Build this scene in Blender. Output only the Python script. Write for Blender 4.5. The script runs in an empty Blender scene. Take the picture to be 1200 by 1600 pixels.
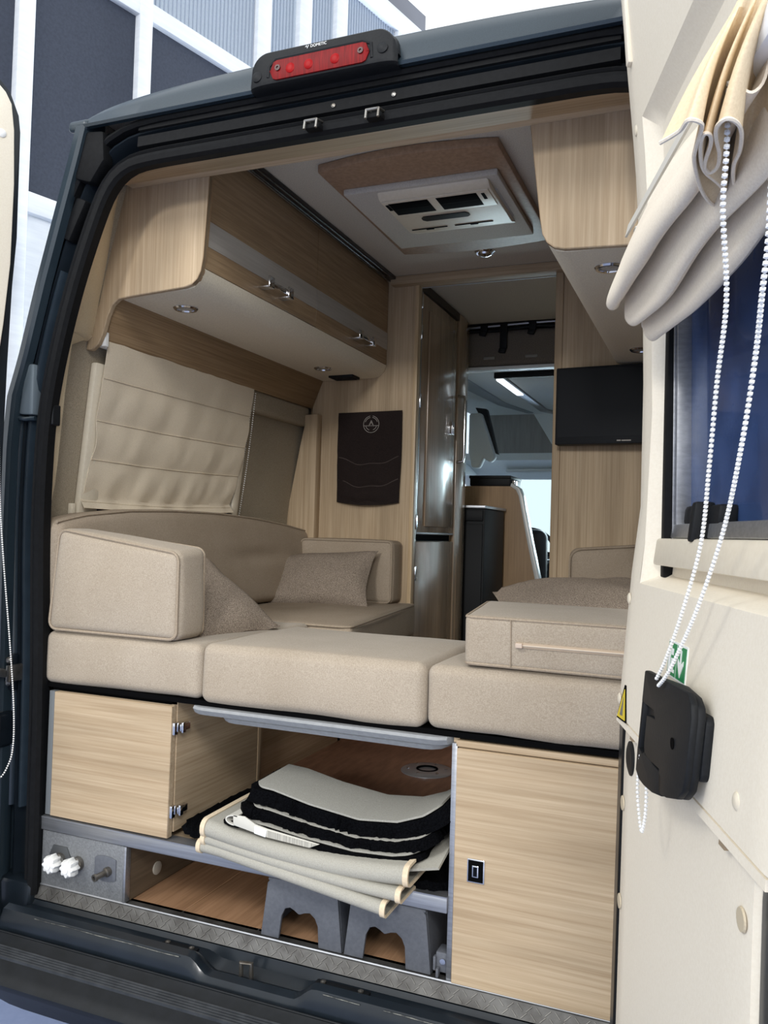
import bpy, bmesh, math, random
import numpy as np
from mathutils import Vector, Matrix, noise

random.seed(7)
scene = bpy.context.scene
COL = scene.collection

# ------------------------------------------------------------------ camera
cam_d = bpy.data.cameras.new('camera')
cam = bpy.data.objects.new('camera', cam_d)
COL.objects.link(cam)
FWD = Vector((-0.37614469, 0.92621672, 0.02525397))
RGT = Vector((0.92638512, 0.37540265, 0.02972305))
UPV = Vector((-0.01804958, -0.03457508, 0.9992391))
cam.matrix_world = Matrix(((RGT.x, UPV.x, -FWD.x, 0.75), (RGT.y, UPV.y, -FWD.y, -1.60),
                           (RGT.z, UPV.z, -FWD.z, 1.505), (0, 0, 0, 1)))
cam_d.sensor_fit = 'HORIZONTAL'
cam_d.sensor_width = 36.0
cam_d.lens = 36.0 * 1294.3 / 1200.0
cam_d.clip_start = 0.05
cam_d.clip_end = 200
scene.camera = cam

# ------------------------------------------------------------------ world, lights, exposure
world = bpy.data.worlds.new('hall_light')
scene.world = world
world.use_nodes = True
bg = world.node_tree.nodes['Background']
bg.inputs[0].default_value = (0.91, 0.955, 1.0, 1)
bg.inputs[1].default_value = 1.3


def area(name, loc, target, size, power, color=(1, 1, 1)):
    d = bpy.data.lights.new(name, 'AREA')
    d.shape = 'SQUARE'
    d.size = size
    d.energy = power
    d.color = color
    o = bpy.data.objects.new(name, d)
    COL.objects.link(o)
    o.location = loc
    o.rotation_euler = (Vector(target) - Vector(loc)).to_track_quat('-Z', 'Y').to_euler()
    return o


area('hall_lamp_far', (1.2, -11.0, 4.2), (0, 0.2, 1.6), 1.0, 350, (1.0, 0.985, 0.96))
area('hall_lamp_near', (-2.4, -4.4, 5.6), (0, 0.0, 1.2), 1.4, 110, (1.0, 0.98, 0.94))
area('fill_light_right', (2.6, -4.6, 4.7), (-0.5, 0.4, 1.5), 1.2, 115, (1.0, 0.985, 0.95))  # unseen fill light added to brighten the left interior
area('hall_daylight', (-0.6, 9.5, 2.2), (-0.2, 4.0, 1.6), 4.0, 1300, (0.86, 0.94, 1.0))

scene.view_settings.view_transform = 'Standard'
scene.view_settings.look = 'None'
scene.view_settings.gamma = 1
scene.view_settings.use_curve_mapping = False
scene.view_settings.exposure = 0.05


# ------------------------------------------------------------------ materials
def lin(c):
    return tuple(((x / 255) / 12.92 if x / 255 <= 0.04045 else ((x / 255 + 0.055) / 1.055) ** 2.4) for x in c) + (1,)


MATS = {}


def mat(name, rgb, rough=0.55, metal=0.0, spec=0.5, rgb2=None, scale=(30, 30, 30), detail=4, bump=0.0,
        bscale=None, coat=0.0, sheen=0.0, alpha=1.0, trans=0.0, big=None, emit=None, wave=None, ramp=(0.35, 0.65)):
    """procedural principled material: two tones mixed by stretched noise, optional broad tone, bump"""
    if name in MATS:
        return MATS[name]
    m = bpy.data.materials.new(name)
    m.use_nodes = True
    nt = m.node_tree
    N, L = nt.nodes, nt.links
    b = N['Principled BSDF']
    b.inputs['Roughness'].default_value = rough
    b.inputs['Metallic'].default_value = metal
    b.inputs['Specular IOR Level'].default_value = spec
    b.inputs['Coat Weight'].default_value = coat
    b.inputs['Coat Roughness'].default_value = 0.12
    b.inputs['Sheen Weight'].default_value = sheen
    b.inputs['Transmission Weight'].default_value = trans
    b.inputs['Base Color'].default_value = lin(rgb)
    if emit:
        b.inputs['Emission Color'].default_value = lin(rgb)
        b.inputs['Emission Strength'].default_value = emit
    tc = N.new('ShaderNodeTexCoord')
    if rgb2 is not None:
        mp = N.new('ShaderNodeMapping')
        mp.inputs['Scale'].default_value = scale
        L.new(tc.outputs['Object'], mp.inputs[0])
        nz = N.new('ShaderNodeTexNoise')
        nz.inputs['Scale'].default_value = 1
        nz.inputs['Detail'].default_value = detail
        nz.inputs['Roughness'].default_value = 0.62
        L.new(mp.outputs[0], nz.inputs[0])
        cr = N.new('ShaderNodeValToRGB')
        cr.color_ramp.elements[0].position = ramp[0]
        cr.color_ramp.elements[1].position = ramp[1]
        cr.color_ramp.elements[0].color = lin(rgb2)
        cr.color_ramp.elements[1].color = lin(rgb)
        L.new(nz.outputs[0], cr.inputs[0])
        out = cr.outputs[0]
        if big:
            mp2 = N.new('ShaderNodeMapping')
            mp2.inputs['Scale'].default_value = big[0]
            L.new(tc.outputs['Object'], mp2.inputs[0])
            n2 = N.new('ShaderNodeTexNoise')
            n2.inputs['Scale'].default_value = 1
            n2.inputs['Detail'].default_value = 3
            L.new(mp2.outputs[0], n2.inputs[0])
            r2 = N.new('ShaderNodeValToRGB')
            r2.color_ramp.elements[0].position = 0.35
            r2.color_ramp.elements[1].position = 0.65
            lo = 1.0 - big[1]
            r2.color_ramp.elements[0].color = (lo, lo * 0.985, lo * 0.96, 1)
            r2.color_ramp.elements[1].color = (1, 1, 1, 1)
            L.new(n2.outputs[0], r2.inputs[0])
            mx = N.new('ShaderNodeMix')
            mx.data_type = 'RGBA'
            mx.blend_type = 'MULTIPLY'
            mx.inputs[0].default_value = 1
            L.new(out, mx.inputs[6])
            L.new(r2.outputs[0], mx.inputs[7])
            out = mx.outputs[2]
        L.new(out, b.inputs['Base Color'])
    if bump:
        n3 = N.new('ShaderNodeTexNoise')
        n3.inputs['Detail'].default_value = 3
        if bscale is None:
            bscale = scale
        if not isinstance(bscale, tuple):
            bscale = (bscale,) * 3
        mp3 = N.new('ShaderNodeMapping')
        mp3.inputs['Scale'].default_value = bscale
        L.new(tc.outputs['Object'], mp3.inputs[0])
        n3.inputs['Scale'].default_value = 1
        L.new(mp3.outputs[0], n3.inputs[0])
        bp = N.new('ShaderNodeBump')
        bp.inputs['Strength'].default_value = bump
        bp.inputs['Distance'].default_value = 0.004
        L.new(n3.outputs[0], bp.inputs['Height'])
        L.new(bp.outputs[0], b.inputs['Normal'])
    MATS[name] = m
    return m


def wood(name, a, b, grain, rough=0.58, coat=0.0, fine=170, along=3.0, big=0.24):
    s = [fine, fine, fine]
    s[grain] = along
    bs = [14.0, 14.0, 14.0]
    bs[grain] = 1.1
    return mat(name, a, rough=rough, spec=0.5 if rough < 0.4 else 0.22, rgb2=b, scale=tuple(s), detail=6, bump=0.04, big=(tuple(bs), big), coat=coat, ramp=(0.3, 0.7))


OAK_A, OAK_B = (204, 183, 154), (176, 152, 122)
W_OAKX = wood('oak_laminate_x', OAK_A, OAK_B, 0)
W_OAKY = wood('oak_laminate_y', OAK_A, OAK_B, 1)
W_OAKZ = wood('oak_laminate_z', OAK_A, OAK_B, 2)
W_LOCK = mat('locker_front_brown', (168, 143, 112), rough=0.42, rgb2=(140, 116, 88), scale=(160, 5, 160), detail=5, bump=0.03)
W_DARK = wood('locker_board_brown', (168, 142, 110), (134, 109, 80), 1)
W_FLOOR = wood('floor_laminate', (178, 140, 108), (148, 113, 84), 1, along=5, fine=120)
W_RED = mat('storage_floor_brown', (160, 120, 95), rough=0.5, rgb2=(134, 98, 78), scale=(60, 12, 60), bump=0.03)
W_SURR = mat('surround_brown', (168, 138, 112), rough=0.5, rgb2=(148, 120, 96), scale=(90, 90, 90), bump=0.03)
W_GLOSS = wood('gloss_oak_z', (184, 160, 134), (152, 129, 105), 2, rough=0.26, coat=0.35)
W_KITCH = wood('kitchen_oak_z', (186, 156, 122), (158, 128, 98), 2, rough=0.3)
FAB = mat('beige_upholstery', (184, 171, 154), rough=0.95, rgb2=(164, 151, 134), scale=(420, 420, 420), bump=0.22, bscale=500,
          big=((5, 5, 5), 0.10), sheen=0.15, spec=0.1, detail=2)
FAB_BACK = mat('taupe_upholstery', (176, 161, 143), rough=0.95, rgb2=(155, 141, 124), scale=(420, 420, 420), bump=0.2, bscale=500,
               big=((5, 5, 5), 0.10), spec=0.1, detail=2)
FAB_PIPE = mat('beige_piping', (172, 157, 138), rough=0.9, rgb2=(154, 139, 121), scale=(300, 300, 300), spec=0.1)
TWEED = mat('tweed_pillow', (168, 154, 139), rough=0.98, rgb2=(108, 97, 87), scale=(480, 480, 480), bump=0.5, bscale=330, spec=0.05, detail=2,
            ramp=(0.38, 0.62))
BLIND = mat('beige_blind', (230, 217, 195), rough=0.9, rgb2=(214, 200, 177), scale=(500, 500, 500), bump=0.12, bscale=500, spec=0.1)
CREAMCLOTH = mat('cream_blind', (240, 229, 210), rough=0.85, rgb2=(229, 216, 196), scale=(400, 400, 400), bump=0.06, bscale=400, spec=0.1, sheen=0.1)
SUEDE = mat('suede_beige', (232, 223, 203), rough=0.9, rgb2=(218, 208, 187), scale=(260, 260, 260), bump=0.08, spec=0.1)
FELT = mat('ceiling_felt', (216, 208, 194), rough=0.95, rgb2=(192, 184, 170), scale=(300, 300, 300), bump=0.18, spec=0.05)
CARPET = mat('wall_carpet', (172, 161, 142), rough=0.98, rgb2=(144, 133, 115), scale=(380, 380, 380), bump=0.25, spec=0.05)
CREAM = mat('cream_lining', (238, 229, 211), rough=0.55, rgb2=(233, 223, 204), scale=(240, 240, 240), bump=0.06, bscale=520)
CREAMP = mat('cream_plastic', (226, 216, 196), rough=0.42, rgb2=(221, 210, 189), scale=(120, 120, 120))
TRIMC = mat('cream_trim', (216, 200, 170), rough=0.6, rgb2=(206, 189, 158), scale=(200, 200, 200), bump=0.05)
PAINT = mat('slate_paint', (46, 58, 66), rough=0.34, rgb2=(39, 50, 58), scale=(500, 500, 500), coat=0.25, spec=0.4)
PAINTD = mat('shaded_slate_paint', (26, 33, 40), rough=0.3, rgb2=(21, 27, 33), scale=(12, 12, 12), coat=0.15, spec=0.35)  # slate body paint with its shade put into a darker tone
RUBBER = mat('black_rubber', (19, 20, 22), rough=0.7, rgb2=(13, 14, 16), scale=(90, 90, 90), bump=0.1, spec=0.18)
BLKPL = mat('black_plastic', (25, 27, 30), rough=0.55, rgb2=(19, 21, 24), scale=(200, 200, 200), bump=0.06, spec=0.22)
BUMPER = mat('bumper_plastic', (26, 29, 33), rough=0.5, spec=0.25, rgb2=(19, 22, 25), scale=(25, 25, 25), bump=0.05)
GREYPL = mat('grey_plastic', (96, 99, 106), rough=0.6, rgb2=(87, 90, 97), scale=(120, 120, 120), bump=0.08, bscale=300)
TRAYPL = mat('tray_grey', (156, 159, 162), rough=0.55, rgb2=(146, 149, 152), scale=(90, 90, 90))
ALU = mat('aluminium', (176, 178, 182), rough=0.38, metal=0.8, rgb2=(158, 160, 164), scale=(6, 200, 200))
ALUW = mat('white_frame', (232, 236, 240), rough=0.4, rgb2=(222, 226, 231), scale=(3, 3, 30))
SILV = mat('silver_strip', (200, 196, 190), rough=0.35, metal=0.35, rgb2=(188, 184, 177), scale=(120, 4, 120))
CHROME = mat('chrome', (215, 216, 220), rough=0.12, metal=1.0)
STEEL = mat('worn_steel', (148, 146, 142), rough=0.38, metal=0.85, rgb2=(112, 106, 98), scale=(20, 20, 20))
RUST = mat('rusty_steel', (112, 98, 84), rough=0.6, metal=0.5, rgb2=(80, 58, 44), scale=(60, 60, 60), bump=0.1)
TREAD = mat('tread_plate', (104, 103, 101), rough=0.5, metal=0.6, rgb2=(74, 72, 70), scale=(18, 18, 18))
PANELGR = mat('grey_textured_panel', (132, 134, 136), rough=0.5, metal=0.3, rgb2=(112, 114, 116), scale=(240, 240, 240), bump=0.2, bscale=240)
WHITEPL = mat('white_plastic', (240, 240, 238), rough=0.4, rgb2=(232, 232, 229), scale=(60, 60, 60))
MATGREY = mat('mat_grey', (176, 173, 163), rough=0.85, rgb2=(160, 157, 147), scale=(500, 500, 500), bump=0.2, bscale=400, spec=0.1)
MATBACK = mat('mat_backing', (170, 168, 160), rough=0.9, rgb2=(150, 148, 140), scale=(450, 450, 450), bump=0.15, spec=0.1)
BINDING = mat('cream_binding', (226, 208, 180), rough=0.8, rgb2=(214, 195, 166), scale=(200, 200, 200))
PILE = mat('black_pile', (13, 14, 17), rough=1.0, rgb2=(4, 4, 6), scale=(260, 260, 260), bump=1.0, bscale=300, spec=0.05)
POUCH = mat('dark_brown_cloth', (46, 38, 36), rough=0.9, rgb2=(36, 30, 29), scale=(300, 300, 300), bump=0.15, spec=0.1)
EMBL = mat('silver_embroidery', (176, 170, 162), rough=0.6)
SCREEN = mat('tv_screen', (10, 12, 17), rough=0.3, spec=0.12)
RED = mat('red_lens', (128, 8, 14), rough=0.4, rgb2=(92, 4, 8), scale=(240, 14, 14), coat=0.0, spec=0.12)
REDHOT = mat('red_lens_reflector', (156, 14, 18), rough=0.4, rgb2=(138, 10, 14), scale=(80, 80, 80), spec=0.12)
GREEN = mat('sign_green', (22, 132, 78), rough=0.45)
WHITE = mat('sign_white', (238, 240, 238), rough=0.45)
YELLOW = mat('sign_yellow', (222, 196, 40), rough=0.5)
BLACK = mat('sign_black', (11, 11, 12), rough=0.8, spec=0.02)
HALLFLOOR = mat('hall_floor_blue', (128, 140, 172), rough=0.5, rgb2=(116, 128, 160), scale=(9, 9, 9), bump=0.03)
DARKPAN = mat('dark_panel', (58, 64, 78), rough=0.8, rgb2=(50, 56, 69), scale=(60, 60, 60))
RIBPAN = mat('ribbed_panel', (196, 206, 216), rough=0.35, rgb2=(186, 197, 208), scale=(60, 60, 60))
RIBLINE = mat('ribbed_panel_rib', (160, 170, 184), rough=0.4)
CABGREY = mat('cab_grey', (222, 230, 234), rough=0.75, rgb2=(212, 221, 226), scale=(200, 200, 200), bump=0.05)
CABDARK = mat('cab_taupe', (120, 112, 104), rough=0.9, rgb2=(104, 96, 89), scale=(200, 200, 200))
DASH = mat('dash_dark', (40, 44, 50), rough=0.6, rgb2=(34, 38, 44), scale=(60, 60, 60))


def glass_mat(name, tint, rough=0.02, alpha=0.35):
    m = bpy.data.materials.new(name)
    m.use_nodes = True
    nt = m.node_tree
    for nd in list(nt.nodes):
        nt.nodes.remove(nd)
    out = nt.nodes.new('ShaderNodeOutputMaterial')
    tr = nt.nodes.new('ShaderNodeBsdfTransparent')
    tr.inputs[0].default_value = lin(tint)
    gl = nt.nodes.new('ShaderNodeBsdfGlossy')
    gl.inputs['Roughness'].default_value = rough
    fr = nt.nodes.new('ShaderNodeFresnel')
    fr.inputs[0].default_value = 1.5
    geo = nt.nodes.new('ShaderNodeNewGeometry')
    inv = nt.nodes.new('ShaderNodeMath')
    inv.operation = 'SUBTRACT'
    inv.inputs[0].default_value = 1.0
    nt.links.new(geo.outputs['Backfacing'], inv.inputs[1])
    mul = nt.nodes.new('ShaderNodeMath')
    mul.operation = 'MULTIPLY'
    nt.links.new(fr.outputs[0], mul.inputs[0])
    nt.links.new(inv.outputs[0], mul.inputs[1])
    mx = nt.nodes.new('ShaderNodeMixShader')
    nt.links.new(mul.outputs[0], mx.inputs[0])
    nt.links.new(tr.outputs[0], mx.inputs[1])
    nt.links.new(gl.outputs[0], mx.inputs[2])
    nt.links.new(mx.outputs[0], out.inputs[0])
    MATS[name] = m
    return m


def acrylic_mat(name, tint, body, share):
    m = glass_mat(name, tint, 0.05)
    nt = m.node_tree
    out = [n_ for n_ in nt.nodes if n_.type == 'OUTPUT_MATERIAL'][0]
    src = out.inputs[0].links[0].from_socket
    pb = nt.nodes.new('ShaderNodeBsdfPrincipled')
    pb.inputs['Base Color'].default_value = lin(body)
    pb.inputs['Roughness'].default_value = 0.2
    mx = nt.nodes.new('ShaderNodeMixShader')
    nz = nt.nodes.new('ShaderNodeTexNoise')
    nz.inputs['Scale'].default_value = 5.0
    nz.inputs['Detail'].default_value = 5.0
    mr = nt.nodes.new('ShaderNodeMapRange')
    mr.inputs[1].default_value = 0.3
    mr.inputs[2].default_value = 0.7
    mr.inputs[3].default_value = share * 0.7
    mr.inputs[4].default_value = min(1.0, share * 1.3)
    nt.links.new(nz.outputs[0], mr.inputs[0])
    nt.links.new(mr.outputs[0], mx.inputs[0])
    nt.links.new(src, mx.inputs[1])
    nt.links.new(pb.outputs[0], mx.inputs[2])
    nt.links.new(mx.outputs[0], out.inputs[0])
    return m


GLASS = glass_mat('clear_glass', (235, 244, 245))
DOORGLASS = acrylic_mat('smoked_acrylic', (96, 124, 168), (78, 106, 160), 0.45)


# ------------------------------------------------------------------ mesh helpers
class M:
    """collects vertices and faces (world coordinates); xf maps local to world"""

    def __init__(s, xf=None):
        s.v = []
        s.f = []
        s.xf = xf

    def add(s, vs, fs):
        o = len(s.v)
        if s.xf:
            vs = [s.xf(*p) for p in vs]
        s.v += [tuple(float(c) for c in p) for p in vs]
        s.f += [tuple(i + o for i in f) for f in fs]
        return s

    def box(s, x0, x1, y0, y1, z0, z1):
        vs = [(x, y, z) for x in (x0, x1) for y in (y0, y1) for z in (z0, z1)]
        return s.add(vs, [(0, 1, 3, 2), (4, 6, 7, 5), (0, 4, 5, 1), (2, 3, 7, 6), (0, 2, 6, 4), (1, 5, 7, 3)])

    def prism(s, poly, axis, a, b):
        """poly in the two other axes (in x,y,z order), extruded along axis from a to b"""
        n = len(poly)
        vs = []
        for c in (a, b):
            for p, q in poly:
                vs.append({'x': (c, p, q), 'y': (p, c, q), 'z': (p, q, c)}[axis])
        fs = [tuple(range(n))[::-1], tuple(range(n, 2 * n))]
        fs += [(i, (i + 1) % n, n + (i + 1) % n, n + i) for i in range(n)]
        return s.add(vs, fs)

    def tube(s, path, r, n=8, closed=False, caps=True):
        P = [Vector(p) for p in path]
        k = len(P)
        rr = r if isinstance(r, (list, tuple)) else [r] * k
        vs, fs = [], []
        up = Vector((0.03, 0.02, 1)).normalized()
        ref = None
        for i in range(k):
            if closed:
                d = P[(i + 1) % k] - P[(i - 1) % k]
            else:
                d = P[min(i + 1, k - 1)] - P[max(i - 1, 0)]
            d = d.normalized() if d.length > 1e-9 else Vector((0, 0, 1))
            if ref is None:
                ref = d.cross(up)
                if ref.length < 0.1:
                    ref = d.cross(Vector((1, 0, 0)))
            ref = (ref - d * ref.dot(d))
            if ref.length < 1e-6:
                ref = d.orthogonal()
            ref.normalize()
            b = d.cross(ref)
            for j in range(n):
                a = 2 * math.pi * j / n
                vs.append(P[i] + ref * (rr[i] * math.cos(a)) + b * (rr[i] * math.sin(a)))
        m = k if closed else k - 1
        for i in range(m):
            for j in range(n):
                a, c = i * n, ((i + 1) % k) * n
                fs.append((a + j, a + (j + 1) % n, c + (j + 1) % n, c + j))
        if caps and not closed:
            fs.append(tuple(range(n))[::-1])
            fs.append(tuple((k - 1) * n + j for j in range(n)))
        return s.add(vs, fs)

    def lathe(s, prof, c, axis=(0, 0, 1), n=24):
        """prof: list of (radius, height) around axis at c, closed at both ends"""
        ax = Vector(axis).normalized()
        e = ax.orthogonal().normalized()
        g = ax.cross(e)
        c = Vector(c)
        vs, fs = [], []
        for r, h in prof:
            for j in range(n):
                a = 2 * math.pi * j / n
                vs.append(c + ax * h + (e * math.cos(a) + g * math.sin(a)) * r)
        for i in range(len(prof) - 1):
            for j in range(n):
                fs.append((i * n + j, i * n + (j + 1) % n, (i + 1) * n + (j + 1) % n, (i + 1) * n + j))
        fs.append(tuple(range(n))[::-1])
        fs.append(tuple((len(prof) - 1) * n + j for j in range(n)))
        return s.add(vs, fs)

    def grid(s, P, closed_u=False):
        """P[i][j] points; quads between"""
        a, b = len(P), len(P[0])
        vs = [p for row in P for p in row]
        fs = []
        for i in range(a - 1 if not closed_u else a):
            for j in range(b - 1):
                i2 = (i + 1) % a
                fs.append((i * b + j, i2 * b + j, i2 * b + j + 1, i * b + j + 1))
        return s.add(vs, fs)

    def sheet(s, P, th):
        """grid given a thickness along its normals (th may be signed)"""
        a, b = len(P), len(P[0])
        V = np.array(P, float).reshape(a, b, 3)
        du = np.gradient(V, axis=0)
        dv = np.gradient(V, axis=1)
        nn = np.cross(du, dv)
        nn /= np.linalg.norm(nn, axis=2, keepdims=True) + 1e-12
        W = V + nn * th
        vs = [tuple(p) for p in V.reshape(-1, 3)] + [tuple(p) for p in W.reshape(-1, 3)]
        o = a * b
        fs = []
        for i in range(a - 1):
            for j in range(b - 1):
                q = (i * b + j, (i + 1) * b + j, (i + 1) * b + j + 1, i * b + j + 1)
                fs.append(q[::-1])
                fs.append(tuple(x + o for x in q))
        ring = [j for j in range(b)] + [i * b + b - 1 for i in range(1, a)] + [(a - 1) * b + j for j in range(b - 2, -1, -1)] + [i * b for i in range(a - 2, 0, -1)]
        for k in range(len(ring)):
            p, q = ring[k], ring[(k + 1) % len(ring)]
            fs.append((p, q, q + o, p + o))
        return s.add(vs, fs)

    def rbox(s, c, h, r, puff=(0, 0, 0), seg=3, k=6, warp=None):
        """rounded, slightly inflated box (cushion): centre c, half sizes h, edge radius r"""
        h = np.array(h, float)
        c = np.array(c, float)

        def line(a):
            q = [-a + r * t for t in np.linspace(0, 1, seg + 1)[:-1]]
            q += list(np.linspace(-a + r, a - r, k + 1))
            q += [a - r * t for t in np.linspace(1, 0, seg + 1)[1:]]
            return q
        idx = {}
        vs, fs = [], []

        def vid(p):
            key = tuple(round(x, 6) for x in p)
            if key in idx:
                return idx[key]
            p = np.array(p, float)
            q = np.clip(p, -(h - r), h - r)
            d = p - q
            ln = np.linalg.norm(d)
            o = q + d / ln * r if ln > 1e-9 else p
            e = np.clip(p / h, -1, 1)
            for i in range(3):
                if puff[i]:
                    j, l = (i + 1) % 3, (i + 2) % 3
                    o[i] += np.sign(p[i]) * puff[i] * abs(e[i]) ** 4 * (1 - e[j] ** 2) * (1 - e[l] ** 2)
            w = o + c
            if warp:
                w = warp(w[0], w[1], w[2])
            idx[key] = len(vs)
            vs.append(tuple(w))
            return idx[key]
        for i in range(3):
            j, l = (i + 1) % 3, (i + 2) % 3
            A, B = line(h[j]), line(h[l])
            for sg in (-1, 1):
                for a in range(len(A) - 1):
                    for b in range(len(B) - 1):
                        q = []
                        for da, db in ((0, 0), (1, 0), (1, 1), (0, 1)):
                            p = [0, 0, 0]
                            p[i] = sg * h[i]
                            p[j] = A[a + da]
                            p[l] = B[b + db]
                            q.append(vid(p))
                        if len(set(q)) >= 3:
                            fs.append(tuple(q) if sg > 0 else tuple(q[::-1]))
        return s.add(vs, fs)


ICO_V = None


def ico(m, c, r, sub=1):
    global ICO_V
    if ICO_V is None:
        bm = bmesh.new()
        bmesh.ops.create_icosphere(bm, subdivisions=sub, radius=1)
        ICO_V = ([tuple(v.co) for v in bm.verts], [tuple(v.index for v in f.verts) for f in bm.faces])
        bm.free()
    m.add([(c[0] + x * r, c[1] + y * r, c[2] + z * r) for x, y, z in ICO_V[0]], ICO_V[1])


def wpos(o):
    p = Vector((0, 0, 0))
    while o is not None:
        p += o.location
        o = o.parent
    return p


def mk(name, m, material, parent=None, bevel=0.0, smooth=False, loc=None, kind=None, bseg=2, label=None):
    """one mesh object from a collector; vertices stay where they are in the world"""
    me = bpy.data.meshes.new(name)
    V = np.array(m.v, float)
    if parent is not None:
        base = wpos(parent)
    elif loc is not None:
        base = Vector(loc)
    else:
        lo, hi = V.min(0), V.max(0)
        base = Vector(((lo[0] + hi[0]) / 2, (lo[1] + hi[1]) / 2, lo[2]))
    V = V - np.array(base)
    me.from_pydata([tuple(p) for p in V], [], m.f)
    bm = bmesh.new()
    bm.from_mesh(me)
    bmesh.ops.remove_doubles(bm, verts=bm.verts, dist=1e-6)
    bmesh.ops.recalc_face_normals(bm, faces=bm.faces)
    if bevel:
        es = [e for e in bm.edges if len(e.link_faces) == 2 and e.calc_face_angle(0) > 0.6]
        bmesh.ops.bevel(bm, geom=es, offset=bevel, segments=bseg, profile=0.5, affect='EDGES', clamp_overlap=True)
    bm.to_mesh(me)
    bm.free()
    if smooth or bevel:
        me.polygons.foreach_set('use_smooth', [True] * len(me.polygons))
        if hasattr(me, 'set_sharp_from_angle'):
            me.set_sharp_from_angle(angle=math.radians(40))
    me.materials.append(material)
    o = bpy.data.objects.new(name, me)
    COL.objects.link(o)
    if parent is not None:
        o.parent = parent
    else:
        o.location = base
    if kind:
        o['kind'] = kind
    if label:
        o['label'] = label
    return o


def thing(name, label, cat, loc, group=None):
    o = bpy.data.objects.new(name, None)
    o.empty_display_size = 0.05
    COL.objects.link(o)
    o.location = loc
    o['label'] = label
    o['category'] = cat
    if group:
        o['group'] = group
    return o


def tag(o, label, cat, group=None):
    o['label'] = label
    o['category'] = cat
    if group:
        o['group'] = group
    return o


def struct(name, label=None, cat=None, loc=(0, 0, 0)):
    o = bpy.data.objects.new(name, None)
    COL.objects.link(o)
    o.location = loc
    o['kind'] = 'structure'
    if label:
        o['label'] = label
    if cat:
        o['category'] = cat
    return o


def smk(name, m, material, label, cat, bevel=0.0, smooth=False):
    o = mk(name, m, material, None, bevel, smooth)
    o['kind'] = 'structure'
    o['label'] = label
    o['category'] = cat
    return o


def catmull(pts, n=8):
    P = [np.array(p, float) for p in pts]
    out = []
    for i in range(len(P) - 1):
        p0, p1, p2, p3 = P[max(i - 1, 0)], P[i], P[i + 1], P[min(i + 2, len(P) - 1)]
        for k in range(n):
            t = k / n
            out.append(0.5 * ((2 * p1) + (-p0 + p2) * t + (2 * p0 - 5 * p1 + 4 * p2 - p3) * t * t + (-p0 + 3 * p1 - 3 * p2 + p3) * t ** 3))
    out.append(P[-1])
    return out


def resample(pts, step):
    P = [np.array(p, float) for p in pts]
    L = [0.0]
    for a, b in zip(P[:-1], P[1:]):
        L.append(L[-1] + float(np.linalg.norm(b - a)))
    n = max(2, int(round(L[-1] / step)) + 1)
    T = np.linspace(0, L[-1], n)
    A = np.array(P)
    return [tuple(np.interp(t, L, A[:, i]) for i in range(A.shape[1])) for t in T]


def text_mesh(parent, name, body, size, xf, material, extrude=0.0006):
    cu = bpy.data.curves.new('lettering', 'FONT')
    cu.body = body
    cu.size = size
    cu.align_x = 'CENTER'
    cu.align_y = 'CENTER'
    ob = bpy.data.objects.new('lettering', cu)
    COL.objects.link(ob)
    dg = bpy.context.evaluated_depsgraph_get()
    me = bpy.data.meshes.new_from_object(ob.evaluated_get(dg))
    m = M()
    vs = [xf(v.co.x, v.co.y) for v in me.vertices]
    m.add(vs, [tuple(p.vertices) for p in me.polygons])
    bpy.data.objects.remove(ob)
    bpy.data.curves.remove(cu)
    bpy.data.meshes.remove(me)
    return mk(name, m, material, parent)

# ================================================================== SETTING: exhibition hall
FLOOR_Z = 0.62          # van floor above the hall floor
PY = 1.41               # cross partition of the living space
CEIL = 2.505
smk('floor', M().box(-14, 14, -16, 16, -0.1, 0), HALLFLOOR, 'pale blue grey hall floor under the van', 'floor')

# tall exhibition partition beyond the van's left side
W0 = np.array([-3.5, 0.0, 0.0])
WD = np.array([0.2504, 0.9681, 0.0])
WN = np.array([0.9681, -0.2504, 0.0])


def wallxf(w, n, z):
    p = W0 + WD * w + WN * n
    return (p[0], p[1], z)


exh = thing('exhibition_partition', 'tall white-framed hall partition with dark panels below ribbed pale panels', 'partition', tuple(W0 + WD * 3.5))
posts = [-0.75, 0.1, 1.05, 1.985, 2.79, 3.845, 4.295, 4.74, 5.6, 6.5, 7.4]
for w in posts:
    wd = 0.05 if w < 3 else 0.07
    mk('post', M(wallxf).box(w - wd, w + wd, -0.06, 0.05, 0, 6.25), ALUW, exh, 0.006)
mk('top_rail', M(wallxf).box(-0.8, 7.4, -0.05, 0.06, 6.12, 6.30), ALUW, exh, 0.006)
mk('middle_rail', M(wallxf).box(-0.8, 7.4, -0.04, 0.045, 4.80, 4.92), ALUW, exh, 0.006)
mk('lower_rail', M(wallxf).box(-0.8, 7.4, -0.04, 0.045, 3.28, 3.40), ALUW, exh, 0.006)
mk('bottom_rail', M(wallxf).box(-0.8, 7.4, -0.04, 0.045, 0.0, 0.12), ALUW, exh, 0.006)
for a, b in zip(posts[:-1], posts[1:]):
    mk('dark_panel', M(wallxf).box(a + 0.04, b - 0.04, -0.02, 0.0, 3.40, 4.80), DARKPAN, exh)
    mk('ribbed_panel', M(wallxf).box(a + 0.04, b - 0.04, -0.02, 0.0, 4.92, 6.12), RIBPAN, exh)
    mk('white_panel', M(wallxf).box(a + 0.04, b - 0.04, -0.02, 0.0, 0.12, 3.28), ALUW, exh)
    r = M(wallxf)
    k = int((b - a - 0.1) / 0.035)
    for i in range(k):
        w = a + 0.06 + i * 0.035
        r.box(w, w + 0.007, 0.0, 0.012, 4.92, 6.12)
    mk('panel_ribs', r, RIBLINE, exh, kind='stuff')
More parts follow.
